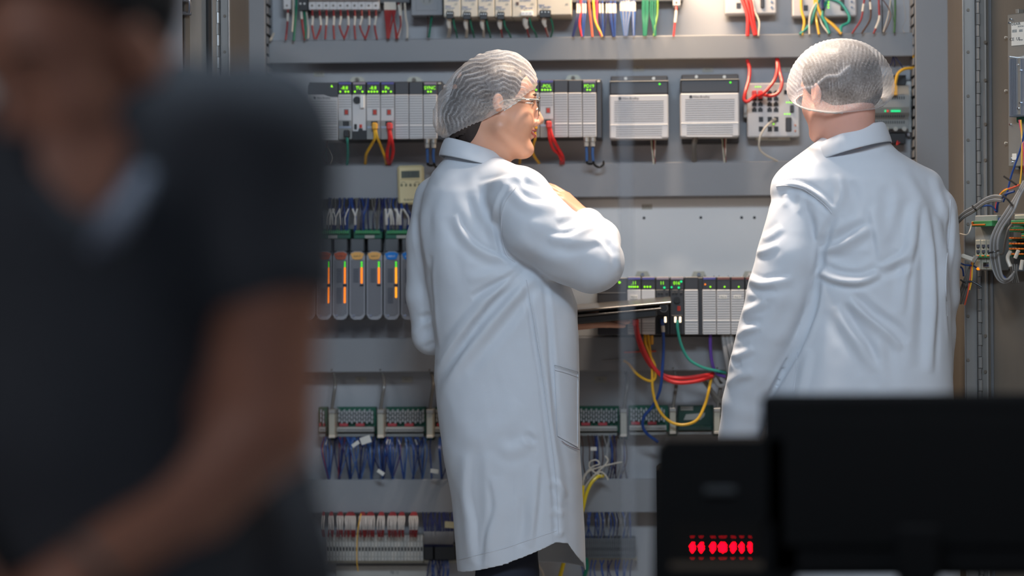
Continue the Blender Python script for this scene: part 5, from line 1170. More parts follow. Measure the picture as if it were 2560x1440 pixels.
v.chain([S['shr'], S['elr']], [.045, .036], .02); v.chain([S['elr'], S['wrr']], [.036, .024], .01)
v.chain([S['shl'], S['ell']], [.036, .028], .02); v.chain([S['ell'], S['wrl']], [.030, .023], .01)
hand(v, S['wrr'], A3(1398, 484, YW + .10) - S['wrr'], Vector((.6, -.3, .8)), (.25, .3, .35, .4), 1, .95)
hand(v, S['wrl'], (1, .05, .04), Vector((0, .1, -1)), (-.05, 0, 0.05, .1), -1, .92)
lx = A3(1268, 1400)[0]
for dx, dy in ((.012, -.08), (-.012, .08)):
    v.chain([(lx + dx, YW + dy * .7, .90), (lx + dx, YW + dy, .48), (lx + dx, YW + dy, .09)], [.070, .052, .04], .03)
V, q = v.mesh(); V = smooth(V, q, 1, .4)
vobj('body', V, q, M['skin_w'], woman)
WB = bvh(V, q)
# trousers and shoes
v = Vol(np.arange(gx - .26, gx + .26, .008), np.arange(YW - .26, YW + .26, .008), np.arange(.06, 1.02, .01))
for dx, dy in ((.004, -.07), (-.004, .08)): v.chain([(lx + dx, YW + dy * .6, .93), (lx + dx, YW + dy, .5), (lx + dx, YW + dy, .07)], [.080, .068, .060], .02)
V, q = v.mesh(); V = ripple(V, q, .004, 40, 5, (1, 1, .4)); vobj('trousers', V, q, M['navy'], woman, 'dark navy trousers')
shoes(woman, [(lx + .02, YW - .075, .45), (lx + .0, YW + .085, .5)])
# coat
rows = [(372, 1128, 1232, .055), (400, 1110, 1262, .075), (430, 1082, 1300, .10), (480, 1060, 1336, .125), (540, 1050, 1345, .135), (620, 1052, 1350, .14), (700, 1066, 1420, .145), (760, 1076, 1442, .145), (850, 1086, 1445, .145),
        (950, 1084, 1446, .15), (1050, 1094, 1446, .16), (1150, 1108, 1447, .165), (1250, 1126, 1453, .17), (1350, 1134, 1457, .175), (1450, 1142, 1459, .18)]
v = Vol(np.arange(A3(1000, 0)[0], A3(1590, 0)[0], .0042), np.arange(YW - .26, YW + .26, .0042), np.arange(A3(0, 1450)[2] , A3(0, 350)[2], .0042))
v.loft([A3(1280, r[0])[2] for r in rows], [A3(r[1], 700)[0] for r in rows], [A3(r[2], 700)[0] for r in rows], [YW + .01] * len(rows), [r[3] for r in rows], 0, 2.5)
# shoulders and sleeves
v.chain([A3(1180, 440, YW), A3(1292, 480, YW - .09)], [.050, .060], .03)
v.chain([A3(1298, 500, YW - .11), A3(1343, 566, YW - .12), A3(1416, 620, YW - .12), A3(1480, 654, YW - .11)], [.074, .079, .077, .071], .012)
v.chain([A3(1480, 652, YW - .10), A3(1488, 606, YW + .0), A3(1468, 562, YW + .07)], [.068, .056, .040], .012)
v.chain([A3(1328, 482, YW - .10), A3(1392, 568, YW - .08), A3(1500, 612, YW - .06)], [.036, .034, .030], .02)
v.chain([A3(1092, 495, YW + .04), A3(1072, 600, YW + .05), A3(1068, 740, YW + .06), A3(1078, 838, YW + .07)], [.052, .052, .048, .042], .012)
v.chain([A3(1078, 838, YW + .07), A3(1200, 840, YW + .17), A3(1330, 820, YW + .20)], [.044, .044, .04], .012)
V, q = v.mesh(); V = smooth(V, q, 3)
# open bottom with a curved hem
px_of = lambda V: None
hx = np.array([A3(x, 1400)[0] for x in (1135, 1200, 1260, 1320, 1370, 1395, 1425, 1460)]); hz = np.array([A3(1290, y)[2] for y in (1424, 1409, 1394, 1372, 1352, 1340, 1345, 1402)])
hem_near = np.interp(V[:, 0], hx, hz); hem_far = A3(1290, 1428)[2]
wN = np.clip((YW + .02 - V[:, 1]) / .06, 0, 1)
hem = hem_near * wN + hem_far * (1 - wN)
neck_cut = A3(1180, 388)[2] 
fk = (V[:, 2] > hem)[q].any(1); q = q[fk]; uu, inv = np.unique(q, return_inverse=True); q = inv.reshape(-1, 4); V = V[uu]; V[:, 2] = np.maximum(V[:, 2], hem[uu])
WF = [([(1149, 540), (1163, 577), (1201, 619), (1251, 644), (1284, 654)], .0085, .0085, .6),
      ([(1188, 742), (1238, 717), (1288, 688), (1316, 664)], -.010, .009, .3), ([(1180, 700), (1230, 690), (1290, 668)], .005, .012),
      ([(1085, 985), (1105, 936), (1159, 861), (1213, 792), (1272, 725), (1326, 672)], -.012, .010, .5), ([(1100, 905), (1140, 850), (1200, 775), (1262, 712), (1312, 672)], .008, .012),
      ([(1130, 950), (1175, 880), (1240, 800), (1300, 735), (1345, 690)], .0065, .010, .4), ([(1180, 930), (1235, 860), (1290, 790), (1340, 712)], -.005, .012),
      ([(1313, 690), (1334, 798), (1355, 923), (1372, 1050), (1390, 1200), (1396, 1340)], -.0055, .006), ([(1340, 700), (1352, 798), (1366, 936), (1388, 1090), (1405, 1200), (1412, 1330)], .006, .010),
      ([(1366, 702), (1376, 798), (1386, 936), (1392, 1010)], -.006, .006),
      ([(1176, 1130), (1172, 1220), (1186, 1300), (1192, 1395)], .006, .012, .5), ([(1200, 1120), (1204, 1250), (1212, 1390)], -.005, .014), ([(1242, 1180), (1252, 1250), (1236, 1320), (1224, 1400)], .007, .010, -.6), ([(1352, 1150), (1345, 1250), (1334, 1350)], .007, .010, .6), ([(1318, 1230), (1318, 1350)], -.005, .012),
      ([(1255, 1090), (1280, 1115), (1310, 1108), (1340, 1090)], .004, .014), ([(1320, 1075), (1345, 1095)], -.006, .008), ([(1378, 1190), (1404, 1205), (1420, 1230)], .005, .008), ([(1385, 1260), (1412, 1275)], .005, .008), ([(1392, 1325), (1410, 1312)], .004, .007),
      ([(1290, 466), (1262, 508), (1253, 560), (1258, 610), (1268, 640), (1288, 656)], -.0065, .0055), ([(1270, 500), (1245, 540), (1240, 580), (1252, 630)], .004, .009),
      ([(1085, 640), (1078, 700), (1084, 780), (1090, 870)], -.006, .007), ([(1042, 540), (1052, 620), (1072, 700)], -.005, .008), ([(1092, 470), (1066, 520), (1058, 600)], .004, .012), ([(1050, 800), (1068, 792), (1086, 790)], -.005, .008), ([(1030, 840), (1050, 815), (1088, 800)], .005, .010), ([(1060, 872), (1074, 862), (1092, 855)], -.004, .007),
      ([(1205, 470), (1250, 460), (1300, 452), (1330, 452)], .006, .009, .4), ([(1195, 490), (1215, 540), (1250, 600)], .005, .010), ([(1300, 440), (1318, 452), (1330, 470)], -.006, .006), ([(1265, 470), (1290, 478), (1330, 516), (1400, 520)], .006, .010, .5), ([(1280, 455), (1310, 462), (1360, 480), (1390, 505)], -.005, .008),
      ([(1380, 600), (1430, 598), (1470, 578), (1500, 566)], .0085, .010, .5), ([(1400, 570), (1435, 558), (1465, 548)], -.006, .009), ([(1415, 620), (1455, 612), (1495, 600), (1530, 604)], .006, .010), ([(1490, 590), (1520, 610), (1540, 640)], -.006, .006), ([(1505, 575), (1535, 600), (1546, 640), (1548, 680)], .0065, .007), ([(1300, 600), (1370, 640), (1450, 660)], .004, .016),
      ([(1120, 440), (1108, 520), (1118, 620), (1130, 720)], .004, .018), ([(1160, 430), (1170, 480), (1200, 540)], -.003, .014), ([(1150, 1000), (1180, 1080), (1260, 1060), (1310, 1000)], .003, .02)]
V = folds(V, q, WF, YW); V = ripple(V, q, .0022, 38, 2); V = ripple(V, q, .0010, 120, 7, (1, 1, .6)); V = smooth(V, q, 1, .35)
coat = vobj('lab_coat', V, q, M['coat'], woman, 'long white lab coat'); shell(coat, .0022)
T = bvh(V, q)
seam(T, [(1290, 468), (1262, 508), (1253, 560), (1258, 610), (1268, 640), (1288, 656)], 'seam', M['coat_stitch'], coat)
seam(T, [(1316, 700), (1334, 798), (1355, 923), (1372, 1050), (1390, 1200), (1396, 1335)], 'seam', M['coat_stitch'], coat)
seam(T, [(1142, 1400), (1200, 1386), (1260, 1371), (1320, 1351), (1370, 1334), (1392, 1327)], 'hem_stitch', M['coat_stitch'], coat, r=.0007)
pk = patch(T, ((1386, 912), (1444, 930), (1443, 1118), (1392, 1090)), 'pocket', M['coat'], coat)
seam(T, [(1388, 916), (1414, 923), (1444, 933)], 'pocket_edge', M['coat'], coat, r=.0006, off=.002); seam(T, [(1387, 925), (1414, 933), (1443, 943)], 'pocket_edge', M['coat_stitch'], coat, r=.0006, off=.003)
seam(T, [(1402, 1102), (1418, 1114), (1446, 1125)], 'loose_thread', M['stitch_red'], coat, r=.0006, off=.003)
seam(T, [(1387, 915), (1390, 1000), (1393, 1090)], 'pocket_edge', M['coat'], coat, r=.0005, off=.002)
# collar: stand with a folded leaf
def collar(parent, c, rx, ry, back, prof, tilt, side, a0, a1, m=M['coat'], name='collar', n=40):
    """c centre of the neck opening, back = direction of the nape (deg), prof = [(out, up)] across the leaf"""
    V = []; Fs = []; c = Vector(c); K = len(prof)
    for i in range(n + 1):
        a = math.radians(back + a0 + (a1 - a0) * i / n); dx, dy = math.cos(a), math.sin(a); e = abs(2 * i / n - 1)
        for j, (o_, u_) in enumerate(prof):
            k = 1 + (.25 * e ** 3 if j >= K - 2 else 0)
            V.append(c + Vector((dx * (rx + o_ * k), dy * (ry + o_ * k), u_ * (1 + .0 * e) + tilt * dx * rx + side * dy * ry)))
    for i in range(n):
        for j in range(K - 1): Fs.append([i * K + j, i * K + j + 1, (i + 1) * K + j + 1, (i + 1) * K + j])
    o = mesh_obj(name, V, Fs, m, parent, smooth=True); md = o.modifiers.new('t', 'SOLIDIFY'); md.thickness = .003; md.offset = 0; md = o.modifiers.new('s', 'SUBSURF'); md.levels = 1; md.render_levels = 1
    return o
collar(coat, at(1184, 394, YW), .058, .062, 180, [(-.003, -.03), (-.002, .000), (.001, .022), (.004, .026), (.009, .022), (.016, .004), (.022, -.016)], -.34, -.05, -150, 150)
# head details
hair = Vol(np.arange(A3(1060, 0)[0], A3(1350, 0)[0], .004), np.arange(YW - .13, YW + .13, .004), np.arange(A3(0, 420)[2], A3(0, 120)[2], .004))
hair.ell(hw.p(-.014, 0, .031), (.090, .078, .074), .01, A=hw.A); hair.ell(hw.p(-.085, 0, -.025), (.042, .05, .044), .03); hair.cone(hw.p(-.06, 0, -.03), hw.p(-.075, 0, -.085), .05, .035, .02)
V, q = hair.mesh(); pl = (V - np.array(hw.p(.0, 0, -.02))) @ np.array(hw.R @ Vector((-.42, 0, .91))); V, q, u = keep(V, q, pl > -.012)
V = ripple(V, q, .003, 160, 4, (1, .6, 1)); vobj('hair', V, q, M['hair_w'], woman, 'dark brown hair under the cap')
nape = Vol(np.arange(A3(1100, 0)[0], A3(1260, 0)[0], .004), np.arange(YW - .1, YW + .1, .004), np.arange(A3(0, 420)[2], A3(0, 250)[2], .004))
nape.cone(hw.p(-.060, 0, -.03), hw.p(-.056, 0, -.105), .052, .036, .01)
V, q = nape.mesh(); vobj('nape_hair', V, q, M['hair_w'], woman)
def wpleat(V, dist):
    p = np.array([v for v in V]) - np.array(hw.o); R = np.array(hw.R); f = p @ R[:, 0]; u = p @ R[:, 2]; s_ = -(p @ R[:, 1])
    # gathered rows fanning from the ear, with a herringbone break every few centimetres
    cx, cu = -.005, -.055; ang = np.arctan2(u - cu, -(f - cx)); rad = np.hypot(u - cu, f - cx)
    zig = .0125 * np.abs(((ang * 4.2 / np.pi * 2 + 8 * s_) % 2) - 1)
    ph = (rad + zig + .002 * np.sin(ang * 9) + .0015 * np.sin(s_ * 80)) / .0098 * 2 * np.pi + .8 * np.sin(ang * 23 + rad * 60)
    w = (.5 + .5 * np.sin(ph)) ** 2.4; w *= (.45 + .55 * np.clip(rad / .09, 0, 1)) * (.72 + .28 * np.sin(ang * 11 + rad * 70) * np.sin(s_ * 60 + rad * 120))
    return w, np.full(len(V), .0030)
c1 = np.array(at(1216, 233, YW)); rot = Matrix.Rotation(math.radians(-28), 3, 'Y')
Aw = np.array(rot.to_3x3()) if False else np.array([[math.cos(math.radians(30)), 0, -math.sin(math.radians(30))], [0, 1, 0], [math.sin(math.radians(30)), 0, math.cos(math.radians(30))]])
Pn = Vector(at(1106, 362, YW)); Pm = Vector(at(1338, 236, YW)); dr = (Pm - Pn).normalized(); nn = Vector((-dr.z, 0, dr.x)).normalized()
cap(woman, [(c1, (.110, .104, .083), Aw), (np.array(at(1140, 301, YW)), (.050, .074, .050), Aw), (np.array(at(1258, 217, YW)), (.068, .084, .066), Aw)], (Pn, nn), wpleat, label='white pleated hair cap', band_w=.020,
    bulge=lambda V: .0125 * np.clip(1 - (((V - np.array(Pn)) @ np.array(dr)) / ((Pm - Pn).length / 2) - 1) ** 2, 0, 1))
# eyes, mouth, glasses
for s_ in (-1, 1):
    e = MB().ball(hw.p(.0625, s_ * .031, -.002), .0122, 16, 10).build('eye', M['eye_white'], woman); MB().ball(hw.p(.0735, s_ * .031, -.0025), .0045, 12, 8).build('iris', M['iris'], e)
    MB().tube([hw.p(.074, s_ * .018, .005), hw.p(.078, s_ * .031, .0065), hw.p(.071, s_ * .044, .004)], .0018, 6).build('eyelashes', M['brow'], woman)
    MB().tube([hw.p(.085, s_ * .014, .0185), hw.p(.084, s_ * .03, .0225), hw.p(.071, s_ * .048, .019)], [.002, .0026, .0012], 6).build('eyebrow', M['brow'], woman)
MB().tube([hw.p(.079, -.023, -.060), hw.p(.0875, -.010, -.0585), hw.p(.0885, 0, -.059), hw.p(.0875, .010, -.0585), hw.p(.0735, .026, -.0595)], [.001, .003, .0032, .003, .001], 8).build('upper_lip', M['lips'], woman)
MB().tube([hw.p(.079, -.023, -.062), hw.p(.0855, -.010, -.0715), hw.p(.0870, 0, -.0725), hw.p(.0855, .010, -.0715), hw.p(.0735, .026, -.061)], [.001, .0036, .004, .0036, .001], 8).build('lower_lip', M['lips'], woman)
MB().tube([hw.p(.078, -.018, -.064), hw.p(.083, 0, -.0655), hw.p(.078, .018, -.064)], .0032, 8).build('teeth', M['teeth'], woman)
g = MB(); fr_ = M['glasses']
gl = None
for s_ in (-1, 1):
    C = [(.094, .006, .012), (.095, .028, .015), (.088, .050, .013), (.086, .052, -.004), (.088, .042, -.022), (.093, .022, -.026), (.096, .008, -.014)]
    P = [hw.p(f, s_ * l, u) for f, l, u in C]; P = spline(P + [P[0]], 5)
    if gl is None: gl = MB().tube(P, .0010, 8).build('glasses', fr_, woman, 'thin-rimmed clear glasses')
    else: MB().tube(P, .0010, 8).build('lens_rim', fr_, gl)
    MB().tube([hw.p(.088, s_ * .051, .008), hw.p(.05, s_ * .074, .008), hw.p(.0, s_ * .079, .004), hw.p(-.02, s_ * .078, -.012)], .0016, 8).build('temple', M['zinc'], gl)
    MB().tube([hw.p(.094, s_ * .008, -.008), hw.p(.089, s_ * .012, -.012)], .0016, 6).build('nose_pad', M['white'], gl)
MB().tube([hw.p(.095, -.007, .006), hw.p(.098, 0, .008), hw.p(.095, .007, .006)], .0013, 8).build('bridge', fr_, gl)
for u_ in (.006, -.001): MB().tube([hw.p(.071, .061, u_), hw.p(.052, .0735, u_)], .0014, 8).build('temple_plate', M['chrome'], gl)
# laptop
LR = Matrix.Translation(at(1555, 778, YW + .19)) @ Matrix.Rotation(math.radians(-4.8), 4, 'Y') @ Matrix.Rotation(math.radians(3), 4, 'X'); LF = Frame(M=LR)
lp = thing('laptop', 'black folded laptop held level in front of the third rack', 'laptop', tuple(LR.translation - Vector((0, 0, .02))))
MB(LF).box(-.17, .082, -.11, .11, -.0145, .004, .004).build('base', M['laptop'], lp)
MB(LF).box(-.17, .094, -.112, .112, .0025, .0078, .002).build('palm_rest', M['laptop_top'], lp)
MB(LF).box(-.17, .118, -.112, .112, .0135, .0195, .0025).build('lid', M['laptop_top'], lp)
MB(LF).box(-.17, .108, -.108, .108, .0118, .0135, .001).build('screen_bezel', M['black'], lp)
for y in (-.085, .085): MB(LF).cyl((.098, y - .022, .005), (.098, y + .022, .005), .0105, 16).build('hinge_barrel', M['laptop_top'], lp)
MB(LF).cyl((.098, -.108, .005), (.098, .108, .005), .0075, 16).build('hinge_rod', M['laptop'], lp)
for y in (-.07, .07): MB(LF).box(-.12, -.10, y - .01, y + .01, -.0165, -.0142, .001).build('foot', M['rubber'], lp)
# ================================================================== the man seen from behind
YM = -.52
B3 = lambda px, py, y=YM: np.array(at(px, py, y))
hm = HeadFrame(at(2094, 222, YM), 126, -2, 0, .96)
mx = B3(2160, 1400)[0]
man = thing('person', 'person seen from behind in a white lab coat and white hair cap, at the right', 'person', (mx, YM, 0))
S = dict(shl=B3(1990, 525, YM - .0), ell=B3(1932, 800, YM - .01), wrl=B3(1845, 1130, YM + .05), shr=B3(2312, 540, YM + .03), elr=B3(2334, 820, YM + .08), wrr=B3(2324, 1040, YM + .23))
v = Vol(grid(mx - .42, mx + .36, .009, [(B3(1980, 0)[0], B3(2240, 0)[0], .0035), (B3(1780, 0)[0], B3(1900, 0)[0], .004)]), grid(YM - .24, YM + .40, .009, [(YM - .12, YM + .16, .0035)]), grid(.02, 1.80, .012, [(B3(0, 400)[2], B3(0, 80)[2], .0032), (B3(0, 1340)[2], B3(0, 1040)[2], .004)]))
head(v, hm)
v.cone(hm.p(-.03, 0, -.05), B3(2118, 420), .055, .050, .02); v.cone(hm.p(-.055, 0, -.06), B3(2125, 410, YM - .01), .045, .05, .02)
v.chain([S['shl'], B3(2140, 470), S['shr']], [.05, .055, .05], .02)
v.chain([B3(2150, 520, YM + .02), B3(2160, 700, YM + .02), B3(2170, 900, YM + .02), B3(2170, 1080, YM + .02)], [.080, .085, .085, .09], .03)
v.chain([S['shl'], S['ell'], S['wrl']], [.052, .042, .027], .015); v.chain([S['shr'], S['elr'], S['wrr']], [.045, .034, .025], .015)
hand(v, S['wrl'], (-.10, .15, -1), Vector((-1, -.1, .1)), (.25, .3, .35, .4), -1, 1.0); hand(v, S['wrr'], (.05, .5, -.5), Vector((.8, -.3, .3)), (.3, .35, .4, .45), 1, 1.0)
for dx, dy in ((-.085, .0), (.085, .02)): v.chain([(mx + dx, YM + dy, .92), (mx + dx, YM + dy, .50), (mx + dx, YM + dy, .09)], [.09, .06, .045], .02)
V, q = v.mesh(); V = smooth(V, q, 1, .4); vobj('body', V, q, M['skin_m'], man)
v = Vol(np.arange(mx - .28, mx + .28, .008), np.arange(YM - .2, YM + .22, .008), np.arange(.06, 1.05, .01))
for dx, dy in ((-.085, .0), (.085, .02)): v.chain([(mx + dx * .9, YM + dy, .95), (mx + dx, YM + dy, .5), (mx + dx, YM + dy, .07)], [.10, .085, .066], .02)
V, q = v.mesh(); V = ripple(V, q, .004, 40, 5, (1, 1, .4)); vobj('trousers', V, q, M['dark_trousers'], man, 'dark trousers')
shoes(man, [(mx - .085, YM + .02, 1.7), (mx + .085, YM + .04, 1.4)])
rows = [(322, 2074, 2200, .062), (345, 2052, 2216, .078), (380, 2008, 2240, .09), (410, 1975, 2278, .105), (450, 1950, 2318, .12), (500, 1955, 2345, .125), (560, 1985, 2362, .13), (640, 2010, 2372, .135), (720, 2005, 2376, .14), (800, 1985, 2378, .14), (900, 1950, 2380, .145), (985, 1925, 2382, .15), (1200, 1905, 2388, .16), (1500, 1900, 2398, .17), (1640, 1895, 2402, .175)]
v = Vol(np.arange(B3(1770, 0)[0], B3(2430, 0)[0], .0044), np.arange(YM - .24, YM + .36, .0044), np.arange(B3(0, 1640)[2], B3(0, 320)[2], .0044))
v.loft([B3(2160, r[0])[2] for r in rows], [B3(r[1], 700)[0] for r in rows], [B3(r[2], 700)[0] for r in rows], [YM + .02] * len(rows), [r[3] for r in rows], 0, 2.5)
v.chain([B3(2110, 420, YM), B3(1990, 478, YM)], [.06, .055], .03); v.chain([B3(2150, 420, YM), B3(2300, 480, YM + .02)], [.06, .055], .03)
v.chain([B3(1996, 540, YM - .01), B3(1978, 640, YM - .02), B3(1952, 730, YM - .02), B3(1925, 820, YM - .01), B3(1892, 920, YM), B3(1866, 1010, YM + .02), B3(1846, 1100, YM + .04)], [.068, .076, .074, .070, .062, .054, .046], .006)
v.chain([B3(2322, 530, YM + .02), B3(2334, 640, YM + .04), B3(2340, 740, YM + .06), B3(2334, 830, YM + .08)], [.064, .060, .052, .044], .008); v.chain([B3(2334, 830, YM + .08), B3(2326, 1040, YM + .22)], [.05, .045], .01)
V, q = v.mesh(); V = smooth(V, q, 3); V, q, u = keep(V, q, V[:, 2] > B3(0, 1625)[2])
MF = [([(1941, 466), (1975, 462), (2010, 472), (2045, 496), (2082, 532)], .008, .006, .5), ([(1950, 480), (1990, 478), (2030, 498), (2066, 532)], -.006, .006), ([(2078, 540), (2062, 580), (2048, 630), (2040, 690)], -.010, .009), ([(2040, 690), (2030, 760), (2004, 840), (1960, 920), (1922, 990)], -.012, .007),
      ([(2041, 633), (2097, 611), (2141, 582), (2172, 570)], .009, .010, .5), ([(2050, 608), (2100, 588), (2150, 560)], -.006, .010), ([(2038, 678), (2080, 700), (2135, 706), (2187, 684)], .012, .010, -.6), ([(2045, 662), (2090, 682), (2140, 686), (2180, 668)], -.011, .009),
      ([(2113, 744), (2158, 789), (2208, 833), (2240, 868)], .010, .009, .5), ([(2125, 735), (2170, 775), (2225, 815), (2258, 850)], -.007, .010), ([(2080, 761), (2112, 820), (2150, 870), (2172, 925)], .009, .012, .4), ([(2100, 770), (2140, 830), (2185, 900)], -.006, .012),
      ([(2166, 522), (2180, 589), (2192, 655)], .008, .009, -.5), ([(2188, 672), (2241, 644), (2266, 606)], .008, .010, .4), ([(2184, 690), (2245, 665), (2262, 650)], -.006, .010), ([(2283, 510), (2271, 611), (2250, 700), (2241, 785)], .007, .010, .4), ([(2255, 500), (2240, 570), (2226, 620)], -.006, .014),
      ([(2306, 520), (2318, 633), (2320, 800), (2312, 930)], .009, .010, .3), ([(2296, 600), (2292, 760), (2280, 920)], -.006, .013), ([(2336, 540), (2352, 620), (2358, 740)], .006, .010), ([(2330, 440), (2346, 500), (2362, 560)], .005, .010), ([(2086, 440), (2094, 490), (2080, 530)], .006, .010), ([(2118, 460), (2130, 500), (2122, 550)], -.005, .012),
      ([(2376, 520), (2370, 600), (2364, 690), (2368, 790), (2376, 850)], -.008, .006), ([(2250, 430), (2290, 500), (2300, 560)], .004, .012), ([(2200, 470), (2210, 540)], -.004, .014), ([(2190, 830), (2186, 900), (2200, 960)], .005, .014), ([(2015, 870), (2000, 940), (1985, 1000)], .006, .010),
      ([(1997, 478), (1996, 510), (1993, 535)], .004, .007), ([(1965, 472), (1962, 500), (1957, 520)], .004, .007), ([(2030, 520), (2040, 560), (2042, 600)], .006, .009), ([(1905, 600), (1925, 590), (1950, 570)], .005, .008), ([(1886, 632), (1910, 628), (1940, 612)], .006, .008), ([(1870, 692), (1900, 706), (1940, 702), (1975, 695)], .008, .009, .5), ([(1868, 716), (1900, 728), (1935, 724)], -.006, .008),
      ([(1850, 778), (1875, 772), (1910, 752)], .007, .009), ([(1846, 800), (1870, 806), (1900, 800)], -.005, .008), ([(1838, 840), (1862, 826), (1892, 812)], .006, .008), ([(1826, 886), (1850, 884), (1880, 868)], .007, .008), ([(1828, 910), (1850, 906)], -.005, .008), ([(1815, 960), (1845, 940), (1880, 930)], .005, .010), ([(2010, 700), (1985, 780), (1940, 860)], .004, .014)]
V = folds(V, q, MF, YM); V = ripple(V, q, .0024, 36, 9); V = ripple(V, q, .0010, 120, 8, (1, 1, .6)); V = smooth(V, q, 1, .35)
mcoat = vobj('lab_coat', V, q, M['coat'], man, 'white lab coat seen from the back'); shell(mcoat, .0022)
T = bvh(V, q)
seam(T, [(1941, 466), (1972, 464), (2008, 472), (2040, 494), (2066, 516), (2080, 534)], 'seam', M['coat_stitch'], mcoat)
seam(T, [(2376, 500), (2371, 600), (2364, 690), (2368, 790)], 'seam', M['coat_stitch'], mcoat)
seam(T, [(1994, 880), (1988, 940), (1984, 985)], 'seam', M['coat_stitch'], mcoat, r=.0008)
collar(mcoat, at(2124, 376, YM), .070, .070, -70, [(-.004, -.03), (-.003, .002), (.000, .030), (.004, .036), (.009, .031), (.015, .016), (.020, .000), (.023, -.010)], .36, -.10, -150, 150)
v = Vol(*(np.arange(a - .13, a + .13, .004) for a in hm.p(-.02, 0, .03)))
v.ell(hm.p(-.015, 0, .030), (.096, .080, .078), .01, A=hm.A); v.ell(hm.p(-.055, 0, -.012), (.052, .066, .048), .03, A=hm.A)
V, q = v.mesh(); pl = (V - np.array(hm.p(-.06, 0, -.072))) @ np.array(hm.R @ Vector((-.25, 0, .97))); V, q, u = keep(V, q, pl > 0)
V = ripple(V, q, .002, 170, 4, (1, 1, .5)); vobj('hair', V, q, M['hair_m'], man, 'short brown hair under the cap')
for s_ in (-1, 1):
    e = MB().ball(hm.p(.0625, s_ * .031, -.002), .0122, 12, 8).build('eye', M['eye_white'], man); MB().ball(hm.p(.0735, s_ * .031, -.0025), .0045, 10, 6).build('iris', M['iris'], e)
    MB().tube([hm.p(.085, s_ * .014, .0185), hm.p(.084, s_ * .03, .0225), hm.p(.071, s_ * .048, .019)], [.002, .0028, .0012], 6).build('eyebrow', M['brow'], man)
MB().tube([hm.p(.079, -.022, -.063), hm.p(.0885, 0, -.060), hm.p(.079, .022, -.063)], [.001, .0035, .001], 8).build('lips', M['lips'], man)
def mpleat(V, dist):
    p = V - np.array(at(2100, 200, YM)); x = p[:, 0]; z = p[:, 2]; y = p[:, 1]
    ang = np.arctan2(x, z + .16); lat = x + .012 * np.sin(z * 60) + .004 * np.sin(z * 170 + x * 90)
    ph = (ang * .30 + .0016 * np.sin(z * 140) + .0012 * np.sin(y * 90)) / .0125 * 2 * np.pi + np.sin(z * 70 + x * 40) * .9
    w = (.5 + .5 * np.sin(ph + 1.3 * np.sin(x * 55 + z * 33) + .9 * np.sin(y * 70 - z * 95))) ** 2.2; w *= .55 + .45 * np.sin(x * 47 + z * 61 + 1.2 * np.sin(y * 80)) * np.sin(z * 83 - x * 29)
    line = np.exp(-((z - .010 - (x) * .45 - .004 * np.sin(x * 120)) / .0035) ** 2) * (x < .01) * (x > -.10)   # crease rising from the left rim
    return np.clip(w * .75 + line * .8, 0, 1.2), np.full(len(V), .0022)
Pr = Vector(at(2100, 296, YM - .10)); nr = Vector((.0, -.34, .94)).normalized()
cap(man, [(np.array(at(2102, 200, YM)), (.1115, .125, .092), None), (np.array(at(2100, 235, YM - .01)), (.108, .115, .070), None)], (Pr, nr), mpleat, label='white gauze hair cap', seed=3, band_w=.016)
# ================================================================== dark blurred man in the foreground
YF = -3.65
C3 = lambda px, py, y=YF: np.array(at(px, py, y))
hf = HeadFrame(at(200, 140, YF), -130, -20, 6, 1.08)
fx = C3(380, 1400)[0]
fm = thing('person', 'blurred dark-haired person in a black t-shirt bending forward at the left', 'person', (fx, YF, 0))
S = dict(sh=C3(650, 330, YF + .02), el=C3(668, 1075, YF - .02), wr=C3(195, 1440, YF - .12), sh2=C3(-190, 480, YF), el2=C3(-260, 1150, YF - .05), wr2=C3(-60, 1560, YF - .18))
v = Vol(np.arange(C3(-500, 0)[0], C3(900, 0)[0], .0055), np.arange(YF - .42, YF + .26, .0055), grid(.02, 1.56, .014, [(.84, 1.56, .0055)]))
head(v, hf); v.cone(hf.p(-.03, 0, -.05), C3(250, 600, YF + .02), .058, .066, .03); v.cone(C3(250, 600, YF + .02), C3(480, 330, YF + .04), .06, .06, .04)
v.chain([S['sh2'], C3(230, 560, YF + .02), S['sh']], [.06, .08, .06], .04); v.chain([C3(240, 620, YF + .03), C3(300, 1000, YF + .05), C3(400, 1500, YF + .06)], [.12, .13, .13], .05)
v.chain([S['sh'], C3(672, 700, YF), S['el']], [.058, .054, .046], .02); v.chain([S['el'], C3(475, 1265, YF - .05), S['wr']], [.044, .039, .027], .012)
v.chain([S['sh2'], S['el2'], S['wr2']], [.055, .045, .028], .015)
hand(v, S['wr'], S['wr'] - C3(480, 1200, YF - .05), Vector((0, -.6, .8)), (.35, .4, .45, .5), 1, 1.02); hand(v, S['wr2'], (.2, -.2, -1), Vector((-.3, -.9, .1)), (.3, .4, .4, .5), -1, 1.02)
for dx in (-.075, .06): v.chain([(fx + dx, YF + .06, .90), (fx + dx, YF + .02, .48), (fx + dx, YF + .05, .09)], [.095, .065, .045], .02)
V, q = v.mesh(); V = smooth(V, q, 1, .4); vobj('body', V, q, M['skin_f'], fm)
for s_ in (-1, 1):
    e = MB().ball(hf.p(.0625, s_ * .031, -.002), .0128, 12, 8).build('eye', M['eye_white'], fm); MB().ball(hf.p(.0735, s_ * .031, -.006), .0050, 10, 6).build('iris', M['iris'], e)
    MB().tube([hf.p(.086, s_ * .014, .0185), hf.p(.085, s_ * .03, .0225), hf.p(.072, s_ * .048, .019)], [.003, .0038, .002], 6).build('eyebrow', M['hair_f'], fm)
MB().tube([hf.p(.079, -.022, -.063), hf.p(.0885, 0, -.061), hf.p(.079, .022, -.063)], [.001, .004, .001], 8).build('lips', M['lips'], fm)
